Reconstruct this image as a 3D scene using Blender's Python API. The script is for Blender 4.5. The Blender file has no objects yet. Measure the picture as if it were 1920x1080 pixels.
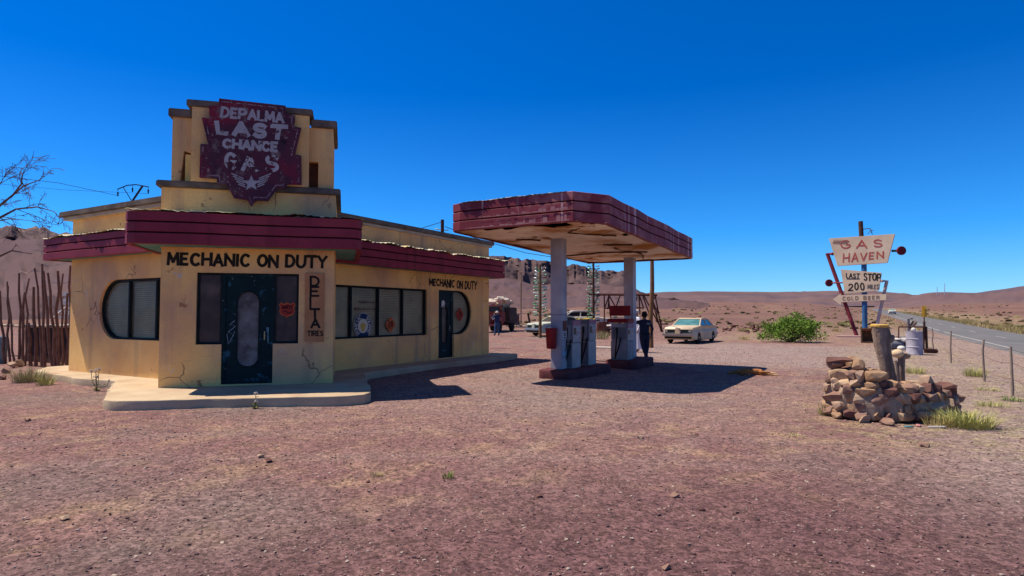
import bpy, bmesh, math, random
import numpy as np
from mathutils import Vector, Matrix, noise as mnoise
SC = bpy.context.scene
COL = SC.collection
# ------------------------------------------------------------------ camera
FPX, EYE = 1150.0, 1.65
YAW, PITCH = math.radians(29.7), math.atan(48/1150.0)
cam_d = bpy.data.cameras.new('camera'); cam = bpy.data.objects.new('camera', cam_d); COL.objects.link(cam)
cam.location = (0, 0, EYE); cam.rotation_euler = (math.pi/2+PITCH, 0, YAW)
cam_d.sensor_width = 36; cam_d.lens = 36*FPX/1920; cam_d.clip_end = 20000; cam_d.clip_start = .05
SC.camera = cam
# ------------------------------------------------------------------ light: sun from the left, high
SUN = Vector((-.515, -.145, 1.0)).normalized()
W = bpy.data.worlds.new("World"); SC.world = W; W.use_nodes = True
wn = W.node_tree.nodes; wl = W.node_tree.links
sky = wn.new('ShaderNodeTexSky'); sky.sky_type = 'NISHITA'; sky.sun_disc = False
sky.sun_elevation = math.asin(SUN.z); sky.sun_rotation = math.atan2(SUN.x, SUN.y)
sky.altitude = 1200; sky.air_density = 1.0; sky.dust_density = .15; sky.ozone_density = 4.0
tcw = wn.new('ShaderNodeTexCoord'); sxw = wn.new('ShaderNodeSeparateXYZ'); wl.new(tcw.outputs['Generated'], sxw.inputs[0])
rw_ = wn.new('ShaderNodeValToRGB'); wl.new(sxw.outputs['Z'], rw_.inputs[0])       # clear desert air: deeper blue with height, then greyed overhead to cut blue fill
rw_.color_ramp.elements[0].color = (.30, .50, .76, 1); rw_.color_ramp.elements[1].position = .34; rw_.color_ramp.elements[1].color = (.0, .285, .66, 1)
e_ = rw_.color_ramp.elements.new(.12); e_.color = (.09, .42, .75, 1); e_ = rw_.color_ramp.elements.new(.50); e_.color = (.0, .30, .68, 1); e_ = rw_.color_ramp.elements.new(.72); e_.color = (.26, .36, .46, 1)
hs = wn.new('ShaderNodeMix'); hs.data_type = 'RGBA'; hs.blend_type = 'MULTIPLY'; hs.inputs['Factor'].default_value = 1
wl.new(sky.outputs[0], hs.inputs[6]); wl.new(rw_.outputs[0], hs.inputs[7]); bgn = wn['Background']
wl.new(hs.outputs[2], bgn.inputs['Color']); bgn.inputs['Strength'].default_value = .14
sl = bpy.data.lights.new('sun', 'SUN'); so = bpy.data.objects.new('sun', sl); COL.objects.link(so)
sl.energy = 4.5; sl.angle = math.radians(.5); sl.color = (1, .92, .78)
so.rotation_euler = (-SUN).to_track_quat('-Z', 'Y').to_euler(); so.location = (0, 0, 60)
SC.view_settings.view_transform = 'Standard'; SC.view_settings.look = 'None'
SC.view_settings.exposure = .64; SC.view_settings.gamma = 1
SC.cycles.max_bounces = 8

# ------------------------------------------------------------------ survey helpers (pixel of the photo -> point of the place)
RT = Vector((math.cos(YAW), math.sin(YAW), 0)); FH = Vector((-math.sin(YAW), math.cos(YAW), 0)); ZZ = Vector((0, 0, 1))
FW = FH*math.cos(PITCH)+ZZ*math.sin(PITCH); UP = ZZ*math.cos(PITCH)-FH*math.sin(PITCH)
CP = Vector((0, 0, EYE))
def ray(px, py): return FW+RT*((px-960)/FPX)-UP*((py-540)/FPX)
def on(px, py, n, c):
    n = Vector(n); d = ray(px, py); return CP+d*((c-n.dot(CP))/n.dot(d))
def far(px, py, d):            # point at forward distance d
    r = ray(px, py); return CP+r*(d/r.dot(FH))
def sst(a, b, x):
    t = np.clip((x-a)/(b-a), 0, 1); return t*t*(3-2*t)
def hgt(x, y):                 # terrain height (numpy)
    x = np.asarray(x, float); y = np.asarray(y, float)
    d = -math.sin(YAW)*x+math.cos(YAW)*y; w = math.cos(YAW)*x+math.sin(YAW)*y
    r = np.hypot(x, y)
    dip = -.10*sst(13, 19, y)*(1-sst(24, 30, y))*sst(-9, -5, x)*(1-sst(3, 6, x))
    soft = lambda t: np.where(t > 0, t*t/(t+25), 0)
    plain = .0205*soft(d-34)
    plain = np.minimum(plain, 34)
    road = .0125*soft(d-45)
    road = np.where(d > 320, road+.0*d, road)
    k = sst(6, 14+.10*np.maximum(d-30, 0), np.abs(x-8.7))
    z = road+(plain-road)*k
    z = z+sst(30, 80, r)*k*(.25*np.sin(x*.11+1.3)*np.sin(y*.083)+.12*np.sin(x*.31+y*.2))*np.clip(r/120, .3, 3)
    z = z+.018*np.sin(x*1.1+.4)*np.sin(y*.9+1)*(1-sst(18, 30, r))*k
    z = z-.10*sst(3.2, 5.6, x)*(1-sst(60, 110, y))
    return z+dip
def hz(x, y): return float(hgt(x, y))
def G(px, py):                 # point of the terrain seen at a pixel
    r = ray(px, py); lo = 2.0; t = lo
    while t < 900:
        p = CP+r*t
        if p.z < hz(p.x, p.y): break
        t += .25 if t < 60 else 2
    a, b = t-(.25 if t < 60 else 2), t
    for _ in range(24):
        m = (a+b)/2; p = CP+r*m
        if p.z < hz(p.x, p.y): b = m
        else: a = m
    return CP+r*b
S2 = 2**-.5
FN = Vector((S2, -S2, 0)); FA = Vector((S2, S2, 0)); FC = -13.72   # porch front: normal, along, offset
def fp(a, z, off=0): return FN*(FC+off)+FA*a+ZZ*z

# ------------------------------------------------------------------ object helpers
ORG = {}
def tag(o, label=None, cat=None, group=None, kind=None):
    if label: o['label'] = label
    if cat: o['category'] = cat
    if group: o['group'] = group
    if kind: o['kind'] = kind
    return o
def thing(name, label, cat, loc=(0, 0, 0), group=None):
    o = bpy.data.objects.new(name, None); COL.objects.link(o); o.empty_display_size = .2
    o.location = Vector(loc); ORG[o.name] = Vector(loc)
    return tag(o, label, cat, group)
def adopt(o, parent):
    o.parent = parent; ORG[o.name] = ORG[parent.name]
class MB:
    def __init__(s): s.v = []; s.f = []; s.mi = []; s.cur = 0
    def add(s, vs, fs):
        b = len(s.v); s.v += [tuple(v) for v in vs]; s.f += [tuple(i+b for i in f) for f in fs]; s.mi += [s.cur]*len(fs)
        return s
    def box(s, c, d, M=None):
        x, y, z = [k/2 for k in d]; c = Vector(c)
        vs = [Vector((i*x, j*y, k*z)) for k in (-1, 1) for j in (-1, 1) for i in (-1, 1)]
        vs = [c+(M@v if M else v) for v in vs]
        return s.add(vs, [(0, 2, 3, 1), (4, 5, 7, 6), (0, 1, 5, 4), (2, 6, 7, 3), (0, 4, 6, 2), (1, 3, 7, 5)])
    def box2(s, a, b):
        a = Vector(a); b = Vector(b); return s.box((a+b)/2, [abs(k) for k in (b-a)])
    def abox(s, a0, a1, o0, o1, z0, z1):  # box in porch axes: along, offset, height
        vs = [fp(a, z, o) for z in (z0, z1) for o in (o0, o1) for a in (a0, a1)]
        return s.add(vs, [(0, 2, 3, 1), (4, 5, 7, 6), (0, 1, 5, 4), (2, 6, 7, 3), (0, 4, 6, 2), (1, 3, 7, 5)])
    def quad(s, *p): return s.add(p, [tuple(range(len(p)))])
    def tube(s, pts, rad, n=8, cap=True):
        pts = [Vector(p) for p in pts]
        if not hasattr(rad, '__len__'): rad = [rad]*len(pts)
        rings = []; ref = None
        for i, p in enumerate(pts):
            t = (pts[min(i+1, len(pts)-1)]-pts[max(i-1, 0)]).normalized()
            if ref is None: ref = Vector((1, 0, 0)) if abs(t.x) < .8 else Vector((0, 1, 0))
            a = (ref-t*ref.dot(t)).normalized(); ref = a; b = t.cross(a)
            rings.append([p+(a*math.cos(q*2*math.pi/n)+b*math.sin(q*2*math.pi/n))*rad[i] for q in range(n)])
        vs = [v for r in rings for v in r]; fs = []
        for i in range(len(pts)-1):
            for q in range(n): fs.append((i*n+q, i*n+(q+1) % n, (i+1)*n+(q+1) % n, (i+1)*n+q))
        if cap: fs.append(tuple(range(n))[::-1]); fs.append(tuple((len(pts)-1)*n+q for q in range(n)))
        return s.add(vs, fs)
    def lathe(s, c, prof, n=16, M=None):
        c = Vector(c); vs = []; fs = []
        for r, z in prof:
            for q in range(n):
                v = Vector((r*math.cos(q*2*math.pi/n), r*math.sin(q*2*math.pi/n), z)); vs.append(c+(M@v if M else v))
        for i in range(len(prof)-1):
            for q in range(n): fs.append((i*n+q, i*n+(q+1) % n, (i+1)*n+(q+1) % n, (i+1)*n+q))
        fs.append(tuple(range(n))[::-1]); fs.append(tuple((len(prof)-1)*n+q for q in range(n)))
        return s.add(vs, fs)
    def rock(s, c, d, rng, n=16, M=None):
        bm = bmesh.new()
        for _ in range(n):
            v = Vector((rng.gauss(0, 1), rng.gauss(0, 1), rng.gauss(0, 1))).normalized()
            m = max(abs(v.x), abs(v.y), abs(v.z)); v = v.lerp(v/m, .6)*rng.uniform(.88, 1.05)
            bm.verts.new((v.x*d[0]/2, v.y*d[1]/2, v.z*d[2]/2))
        r = bmesh.ops.convex_hull(bm, input=bm.verts)
        loose = [v for v in bm.verts if not v.link_faces]
        for v in loose: bm.verts.remove(v)
        bm.verts.index_update(); c = Vector(c)
        s.add([c+(M@v.co if M else v.co) for v in bm.verts], [[v.index for v in f.verts] for f in bm.faces]); bm.free()
        return s
    def build(s, name, mat, parent=None, smooth=False, bevel=0, org=None):
        o_ = ORG[parent.name] if parent else Vector(org or (0, 0, 0))
        me = bpy.data.meshes.new(name)
        me.from_pydata([(v[0]-o_.x, v[1]-o_.y, v[2]-o_.z) for v in s.v], [], s.f); me.update()
        for m in (mat if isinstance(mat, (list, tuple)) else [mat]): me.materials.append(m)
        if isinstance(mat, (list, tuple)): me.polygons.foreach_set('material_index', s.mi)
        bm = bmesh.new(); bm.from_mesh(me)
        bmesh.ops.recalc_face_normals(bm, faces=bm.faces)
        if bevel: bmesh.ops.bevel(bm, geom=[e for e in bm.edges if e.is_manifold and e.calc_face_angle(0) > .5], offset=bevel, segments=2, affect='EDGES', clamp_overlap=True)
        bm.to_mesh(me); bm.free()
        if smooth: me.shade_smooth() if smooth is True else me.set_sharp_from_angle(angle=math.radians(smooth)) if False else me.shade_smooth()
        if smooth and smooth is not True: me.set_sharp_from_angle(angle=math.radians(smooth))
        o = bpy.data.objects.new(name, me); COL.objects.link(o)
        if parent: adopt(o, parent)
        else: o.location = o_; ORG[o.name] = o_
        return o
def plate_data(polys, thick, bevel=0):   # 2D outlines (first outer, the rest holes) -> (verts, faces) slab, z from -thick/2 to thick/2
    cu = bpy.data.curves.new('tmp', 'CURVE'); cu.dimensions = '2D'; cu.fill_mode = 'BOTH'
    cu.extrude = max(thick/2-bevel, .0005); cu.bevel_depth = bevel; cu.bevel_resolution = 1
    for p in polys:
        sp = cu.splines.new('POLY'); sp.points.add(len(p)-1); sp.use_cyclic_u = True
        for i, q in enumerate(p): sp.points[i].co = (q[0], q[1], 0, 1)
    o = bpy.data.objects.new('tmp', cu); COL.objects.link(o)
    dg = bpy.context.evaluated_depsgraph_get(); me = bpy.data.meshes.new_from_object(o.evaluated_get(dg))
    vs = [v.co.copy() for v in me.vertices]; fs = [tuple(f.vertices) for f in me.polygons]
    bpy.data.objects.remove(o); bpy.data.curves.remove(cu); bpy.data.meshes.remove(me)
    return vs, fs
def add_plate(mb, polys, thick, fr, bevel=0):  # fr maps (u, v, depth) -> world point
    vs, fs = plate_data(polys, thick, bevel); return mb.add([fr(v.x, v.y, v.z) for v in vs], fs)
def dup(o, **kw):
    def rec(src, par):
        c = src.copy(); COL.objects.link(c); c.parent = par
        for ch in list(src.children): rec(ch, c)
        return c
    r = rec(o, None)
    for k, v in kw.items():
        if k == 'loc': r.location = v
        elif k == 'rz': r.rotation_euler = (0, 0, v)
        elif k == 'sc': r.scale = v
        else: r[k] = v
    ORG[r.name] = Vector(r.location)
    return r

# ------------------------------------------------------------------ materials
def mat(name, c1, c2=None, sc=4, rough=.85, metal=0, bump=0, bsc=30, chips=None, streak=None, spec=.12, lo=.35, hi=.65, alpha=None, det=6, third=None):
    m = bpy.data.materials.new(name); m.use_nodes = True; N = m.node_tree.nodes; L = m.node_tree.links
    b = N['Principled BSDF']; b.inputs['Roughness'].default_value = rough; b.inputs['Metallic'].default_value = metal
    b.inputs['Specular IOR Level'].default_value = spec
    tc = N.new('ShaderNodeTexCoord'); co = tc.outputs['Object']
    def nz(scale, detail=det, mp=None, ro=.55):
        n = N.new('ShaderNodeTexNoise'); n.inputs['Scale'].default_value = scale; n.inputs['Detail'].default_value = detail; n.inputs['Roughness'].default_value = ro
        if mp:
            mm = N.new('ShaderNodeMapping'); mm.inputs['Scale'].default_value = mp; L.new(co, mm.inputs['Vector']); L.new(mm.outputs[0], n.inputs['Vector'])
        else: L.new(co, n.inputs['Vector'])
        return n.outputs['Fac']
    def ramp(f, a, c):
        r = N.new('ShaderNodeMapRange'); r.inputs['From Min'].default_value = a; r.inputs['From Max'].default_value = c; L.new(f, r.inputs['Value']); return r.outputs[0]
    def mix(f, a, c):
        x = N.new('ShaderNodeMix'); x.data_type = 'RGBA'; L.new(f, x.inputs['Factor'])
        for sck, val in ((x.inputs[6], a), (x.inputs[7], c)):
            if isinstance(val, tuple): sck.default_value = (*val, 1)
            else: L.new(val, sck)
        return x.outputs[2]
    col = c1
    if c2: col = mix(ramp(nz(sc), lo, hi), c1, c2)
    if third: col = mix(ramp(nz(third[1]), third[2], third[3]), col, third[0])
    if streak: col = mix(ramp(nz(streak[1], 4, (1, 1, .06)), streak[2], streak[3]), col, streak[0])
    for ch in (chips or []): col = mix(ramp(nz(ch[1], 8, None, .7), ch[2], ch[2]+ch[3] if len(ch) > 3 else ch[2]+.02), col, ch[0])
    if isinstance(col, tuple): b.inputs['Base Color'].default_value = (*col, 1)
    else: L.new(col, b.inputs['Base Color'])
    if bump:
        bn = N.new('ShaderNodeBump'); bn.inputs['Strength'].default_value = bump; bn.inputs['Distance'].default_value = .02
        L.new(nz(bsc, 8, None, .65), bn.inputs['Height']); L.new(bn.outputs[0], b.inputs['Normal'])
    if alpha is not None: b.inputs['Alpha'].default_value = alpha
    return m
PL = mat('yellow_plaster', (.95, .58, .21), (.83, .46, .165), 1.1, .95, bump=.9, bsc=30, third=((.55, .31, .20), .5, .48, .72), chips=[((.40, .19, .09), 1.9, .645, .02), ((.64, .52, .48), 2.7, .655, .03), ((.24, .10, .05), 5.5, .67, .02)], streak=((.46, .27, .16), 1.6, .54, .74))
PLC = mat('coping_grey', (.10, .075, .06), (.20, .15, .11), 3, .95, bump=.5, bsc=14)
MAR = mat('maroon_paint', (.27, .034, .055), (.20, .028, .042), 2.2, .6, bump=.15, bsc=9, third=((.30, .05, .06), 1.2, .5, .8), chips=[((.42, .24, .22), 3.5, .70, .03), ((.08, .02, .02), 5, .70, .04)], streak=((.10, .02, .025), 3, .58, .8))
MARG = mat('maroon_groove', (.035, .008, .012), rough=.8)
CMAR = mat('faded_maroon_paint', (.25, .045, .06), (.18, .034, .046), 2.2, .6, bump=.15, bsc=9, third=((.36, .13, .13), 1.6, .50, .66), streak=((.50, .30, .31), 4.5, .60, .64))
TURQ = mat('turquoise_soffit', (.07, .22, .23), (.16, .25, .22), 2, .8, chips=[((.03, .04, .04), 2, .66, .04)])
SOF = mat('stained_white_soffit', (.90, .78, .64), (.78, .60, .44), .9, .9, bump=.5, bsc=3, third=((.46, .20, .06), .75, .47, .62), chips=[((.26, .10, .03), 1.1, .59, .05), ((.04, .025, .02), 1.5, .69, .02)])
CORR = mat('old_roof_sheet', (.50, .42, .30), (.62, .58, .42), 3, .7, chips=[((.16, .32, .22), 2, .60, .05), ((.70, .42, .08), 1.4, .58, .05)])
CONC = mat('cream_concrete', (.50, .38, .25), (.40, .29, .19), 1.6, .9, bump=.4, bsc=20, third=((.36, .22, .15), 1.0, .55, .75))
CONCD = mat('dark_broken_concrete', (.20, .13, .12), (.32, .22, .18), 2.6, .95, bump=.6, bsc=10)
DOOR = mat('dark_teal_paint', (.0035, .014, .018), (.004, .022, .024), 3, .6, bump=.1, chips=[((.025, .09, .125), 5, .59, .03), ((.20, .28, .32), 8, .655, .01)], spec=.12)
FRAME = mat('dark_frame', (.006, .012, .014), (.014, .02, .02), 4, .7, spec=.12)
ETCH = mat('etched_glass', (.17, .155, .15), (.08, .065, .065), 3.2, .35, third=((.28, .27, .27), 2.6, .5, .8))
DGLS = mat('dusty_dark_glass', (.085, .055, .048), (.04, .03, .032), 2.2, .25, third=((.15, .11, .09), 1.7, .5, .8))
BLIND = mat('window_blinds', (.76, .60, .34), (.62, .48, .28), 1.2, .8)
BLK = mat('black_paint', (.012, .011, .010), (.03, .025, .02), 6, .7, chips=[((.45, .29, .13), 9, .70, .02)])
BLKC = mat('solid_black_paint', (.014, .012, .012), rough=.7)
GLASS = bpy.data.materials.new('dusty_glass'); GLASS.use_nodes = True
def _glass():
    N = GLASS.node_tree.nodes; L = GLASS.node_tree.links; b = N['Principled BSDF']
    b.inputs['Base Color'].default_value = (.13, .12, .09, 1); b.inputs['Roughness'].default_value = .12
    b.inputs['Specular IOR Level'].default_value = .3
    tc = N.new('ShaderNodeTexCoord'); n = N.new('ShaderNodeTexNoise'); n.inputs['Scale'].default_value = 1.5; n.inputs['Detail'].default_value = 6
    L.new(tc.outputs['Object'], n.inputs['Vector']); r = N.new('ShaderNodeMapRange'); L.new(n.outputs['Fac'], r.inputs['Value'])
    r.inputs['From Min'].default_value = .3; r.inputs['From Max'].default_value = .8; r.inputs['To Min'].default_value = .03; r.inputs['To Max'].default_value = .22
    L.new(r.outputs[0], b.inputs['Alpha'])
_glass()
def crack_plaster():
    N = PL.node_tree.nodes; L = PL.node_tree.links; b = N['Principled BSDF']; src = b.inputs['Base Color'].links[0].from_socket
    tc = N.new('ShaderNodeTexCoord'); nn = N.new('ShaderNodeTexNoise'); nn.inputs['Scale'].default_value = 3; L.new(tc.outputs['Object'], nn.inputs['Vector'])
    ad = N.new('ShaderNodeMix'); ad.data_type = 'VECTOR'; ad.inputs['Factor'].default_value = .22; L.new(tc.outputs['Object'], ad.inputs[4]); L.new(nn.outputs['Color'], ad.inputs[5])
    v = N.new('ShaderNodeTexVoronoi'); v.feature = 'DISTANCE_TO_EDGE'; v.inputs['Scale'].default_value = 1.15; L.new(ad.outputs[1], v.inputs['Vector'])
    m1 = N.new('ShaderNodeMapRange'); m1.inputs['From Min'].default_value = .012; m1.inputs['From Max'].default_value = .004; L.new(v.outputs['Distance'], m1.inputs['Value'])
    n2 = N.new('ShaderNodeTexNoise'); n2.inputs['Scale'].default_value = .8; L.new(tc.outputs['Object'], n2.inputs['Vector'])
    m2 = N.new('ShaderNodeMapRange'); m2.inputs['From Min'].default_value = .52; m2.inputs['From Max'].default_value = .6; m2.inputs['To Max'].default_value = .75; L.new(n2.outputs['Fac'], m2.inputs['Value'])
    mu = N.new('ShaderNodeMath'); mu.operation = 'MULTIPLY'; L.new(m1.outputs[0], mu.inputs[0]); L.new(m2.outputs[0], mu.inputs[1])
    x = N.new('ShaderNodeMix'); x.data_type = 'RGBA'; L.new(mu.outputs[0], x.inputs['Factor']); L.new(src, x.inputs[6]); x.inputs[7].default_value = (.20, .10, .06, 1); L.new(x.outputs[2], b.inputs['Base Color'])
crack_plaster()

# ------------------------------------------------------------------ hand lettering (stroke alphabet)
def arc(cx, cy, rx, ry, a0, a1, n=10): return [(cx+rx*math.cos(math.radians(a0+(a1-a0)*i/n)), cy+ry*math.sin(math.radians(a0+(a1-a0)*i/n))) for i in range(n+1)]
ST = {
 'A': [[(0, 0), (.5, 1)], [(.5, 1), (1, 0)], [(.2, .33), (.8, .33)]], 'B': [[(0, 0), (0, 1)], [(0, 1), (.5, 1)]+arc(.55, .76, .35, .24, 90, -90, 6)+[(0, .52)], [(.5, .52)]+arc(.55, .26, .42, .26, 90, -90, 6)+[(0, 0)]],
 'C': [arc(.55, .5, .5, .5, 50, 310, 14)], 'D': [[(0, 0), (0, 1)], [(0, 1)]+arc(.35, .5, .6, .5, 90, -90, 10)+[(0, 0)]],
 'E': [[(0, 0), (0, 1)], [(0, 1), (.85, 1)], [(0, .52), (.7, .52)], [(0, 0), (.85, 0)]], 'F': [[(0, 0), (0, 1)], [(0, 1), (.85, 1)], [(0, .52), (.7, .52)]],
 'G': [arc(.55, .5, .5, .5, 50, 330, 14), [(1, .25), (1, .45), (.6, .45)]], 'H': [[(0, 0), (0, 1)], [(1, 0), (1, 1)], [(0, .5), (1, .5)]],
 'I': [[(.5, 0), (.5, 1)]], 'K': [[(0, 0), (0, 1)], [(.9, 1), (0, .45)], [(.3, .6), (1, 0)]], 'L': [[(0, 1), (0, 0), (.8, 0)]],
 'M': [[(0, 0), (.08, 1)], [(.08, 1), (.5, .25)], [(.5, .25), (.92, 1)], [(.92, 1), (1, 0)]], 'N': [[(0, 0), (0, 1)], [(0, 1), (1, 0)], [(1, 0), (1, 1)]],
 'O': [arc(.5, .5, .5, .5, 0, 360, 18)], 'P': [[(0, 0), (0, 1)], [(0, 1), (.5, 1)]+arc(.5, .72, .42, .28, 90, -90, 8)+[(0, .44)]],
 'Q': [arc(.5, .5, .5, .5, 0, 360, 18), [(.6, .3), (1, -.05)]],
 'R': [[(0, 0), (0, 1)], [(0, 1), (.5, 1)]+arc(.5, .72, .4, .28, 90, -90, 8)+[(0, .44)], [(.45, .44), (.95, 0)]],
 'S': [arc(.5, .75, .42, .25, 30, 270, 9)+arc(.5, .25, .45, .25, 90, -150, 9)[1:]], 'T': [[(.5, 0), (.5, 1)], [(0, 1), (1, 1)]],
 'U': [[(0, 1), (0, .4)]+arc(.5, .4, .5, .4, 180, 360, 10)+[(1, 1)]], 'V': [[(0, 1), (.5, 0)], [(.5, 0), (1, 1)]], 'Y': [[(0, 1), (.5, .5)], [(1, 1), (.5, .5), (.5, 0)]],
 '2': [arc(.5, .72, .45, .28, 160, -30, 9)+[(0, 0)], [(0, 0), (1, 0)]], '0': [arc(.5, .5, .42, .5, 0, 360, 18)], '3': [arc(.45, .75, .4, .25, 150, -90, 9), arc(.45, .26, .48, .26, 90, -150, 9)],
 '6': [arc(.5, .3, .45, .3, 0, 360, 14), [(.08, .35), (.15, .7), (.5, 1), (.8, .95)]], '7': [[(0, 1), (1, 1), (.35, 0)]], '.': [[(.4, 0), (.6, 0)]], '-': [[(.1, .5), (.9, .5)]]}
WD = {'I': .12, 'M': .9, '.': .2, 'E': .6, 'L': .58, 'F': .58, '0': .6, '2': .65, 'S': .66, '-': .4}
class Pen:
    """draws paint strokes as thin raised ribbons; fr maps (u, v, lift) to a point"""
    def __init__(s, mb, fr, n, lift=.004): s.mb, s.fr, s.n, s.l, s.k = mb, fr, Vector(n), lift, 0
    def stroke(s, pts, w):
        s.k += 1; lf = s.l+.00022*(s.k % 12)
        P = [s.fr(u, v)+s.n*lf for u, v in pts]; closed = (P[0]-P[-1]).length < 1e-5 and len(P) > 3
        if closed: P = P[:-1]
        Lr = []; m = len(P)
        for i in range(m):
            a = P[i-1] if (i > 0 or closed) else P[0]; b = P[(i+1) % m] if (i < m-1 or closed) else P[-1]
            t = (b-a).normalized(); sd = s.n.cross(t).normalized()*w/2
            e = Vector()
            if not closed and i == 0: e = -t*w*.42
            if not closed and i == m-1: e = t*w*.42
            Lr.append((P[i]+sd+e, P[i]-sd+e))
        vs = [q for pr in Lr for q in pr]; fs = [(2*i, 2*i+1, 2*i+3, 2*i+2) for i in range(m-1)]
        if closed: fs.append((2*m-2, 2*m-1, 1, 0))
        s.mb.add(vs, fs)
    def text(s, txt, w, gap=.28, space=.45, jit=0, rng=None, box=(0, 0, 1, 1), wscale=1):
        ws = [space if c == ' ' else WD.get(c, .78)*wscale for c in txt]; tot = sum(ws)+gap*(len(txt)-1); x = 0
        u0, v0, u1, v1 = box
        out = [s.mb]
        for c, cw in zip(txt, ws):
            if c == ' ': s.mb = MB(); out.append(s.mb)
            j = (lambda: rng.uniform(-jit, jit)) if jit else (lambda: 0)
            dy, sh, sy = j(), j()*.6, 1+j()
            for stq in ST.get(c, []):
                s.stroke([(u0+(u1-u0)*(x+cw*px+sh*(py-.5))/tot, v0+(v1-v0)*(dy+py*sy)) for px, py in stq], w*(1+j()))
            x += cw+gap
        return out
def bil(bl, br, tr, tl):
    bl, br, tr, tl = map(Vector, (bl, br, tr, tl))
    return lambda u, v: (bl*(1-u)+br*u)*(1-v)+(tl*(1-u)+tr*u)*v
# ================================================================== SETTING
def ground_mat():
    m = bpy.data.materials.new('desert_ground'); m.use_nodes = True; N = m.node_tree.nodes; L = m.node_tree.links; b = N['Principled BSDF']
    b.inputs['Roughness'].default_value = .95; b.inputs['Specular IOR Level'].default_value = .12
    tc = N.new('ShaderNodeTexCoord'); at = N.new('ShaderNodeAttribute'); at.attribute_name = 'tint'
    sp = N.new('ShaderNodeSeparateColor'); L.new(at.outputs['Color'], sp.inputs[0])
    def nz(s, d=6, ro=.55):
        n = N.new('ShaderNodeTexNoise'); n.inputs['Scale'].default_value = s; n.inputs['Detail'].default_value = d; n.inputs['Roughness'].default_value = ro; L.new(tc.outputs['Object'], n.inputs['Vector']); return n.outputs['Fac']
    def rp(f, a, c, lo=0, hi=1):
        r = N.new('ShaderNodeMapRange'); L.new(f, r.inputs['Value'])
        for k, v in zip(('From Min', 'From Max', 'To Min', 'To Max'), (a, c, lo, hi)): r.inputs[k].default_value = v
        return r.outputs[0]
    def mx(f, a, c, mode='MIX'):
        x = N.new('ShaderNodeMix'); x.data_type = 'RGBA'; x.blend_type = mode
        if isinstance(f, float): x.inputs['Factor'].default_value = f
        else: L.new(f, x.inputs['Factor'])
        for sk, v in ((x.inputs[6], a), (x.inputs[7], c)):
            if isinstance(v, tuple): sk.default_value = (*v, 1)
            else: L.new(v, sk)
        return x.outputs[2]
    def mul(a, c):
        q = N.new('ShaderNodeMath'); q.operation = 'MULTIPLY'; L.new(a, q.inputs[0]); L.new(c, q.inputs[1]); return q.outputs[0]
    c = mx(rp(nz(.55, 8), .35, .65), (.178, .090, .086), (.226, .126, .110))
    c = mx(rp(nz(1.5, 8, .7), .50, .64), c, (.29, .175, .12))
    c = mx(rp(nz(.23, 5), .5, .7), c, (.17, .125, .113))
    c = mx(mul(sp.outputs[0], rp(nz(.8, 6), .2, .6, .4, 1)), c, (.26, .19, .17))
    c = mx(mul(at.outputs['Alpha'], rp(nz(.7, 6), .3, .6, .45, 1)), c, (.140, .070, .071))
    farc = mx(rp(nz(.035, 8, .65), .35, .65), (.135, .068, .058), (.19, .107, .082))
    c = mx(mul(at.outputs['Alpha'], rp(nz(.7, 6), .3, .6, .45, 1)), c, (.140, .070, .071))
    farc = mx(rp(nz(.25, 8, .7), .56, .72), farc, (.10, .06, .048))
    c = mx(sp.outputs[1], c, farc)
    c = mx(mul(sp.outputs[2], rp(nz(2.5, 6, .7), .45, .6)), c, (.33, .27, .13))
    c = mx(rp(nz(38, 3, .7), .35, .75, .62, 1.36), (0., 0., 0.), c) if False else c
    v = N.new('ShaderNodeTexVoronoi'); v.inputs['Scale'].default_value = 42; L.new(tc.outputs['Object'], v.inputs['Vector'])
    v2 = N.new('ShaderNodeTexVoronoi'); v2.inputs['Scale'].default_value = 15; L.new(tc.outputs['Object'], v2.inputs['Vector'])
    hsv = N.new('ShaderNodeHueSaturation'); L.new(c, hsv.inputs['Color'])
    sc_ = N.new('ShaderNodeSeparateColor'); L.new(v.outputs['Color'], sc_.inputs[0]); sc2 = N.new('ShaderNodeSeparateColor'); L.new(v2.outputs['Color'], sc2.inputs[0])
    L.new(mul(rp(sc_.outputs[0], 0, 1, .55, 1.45), rp(sc2.outputs[1], 0, 1, .75, 1.25)), hsv.inputs['Value'])
    L.new(hsv.outputs[0], b.inputs['Base Color'])
    bn = N.new('ShaderNodeBump'); bn.inputs['Strength'].default_value = 1.0; bn.inputs['Distance'].default_value = .03; L.new(nz(22, 10, .7), bn.inputs['Height'])
    bn2 = N.new('ShaderNodeBump'); bn2.inputs['Strength'].default_value = .5; bn2.inputs['Distance'].default_value = .15; L.new(nz(2.2, 8, .65), bn2.inputs['Height']); L.new(bn2.outputs[0], bn.inputs['Normal'])
    L.new(bn.outputs[0], b.inputs['Normal']); return m
GM = ground_mat()
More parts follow.
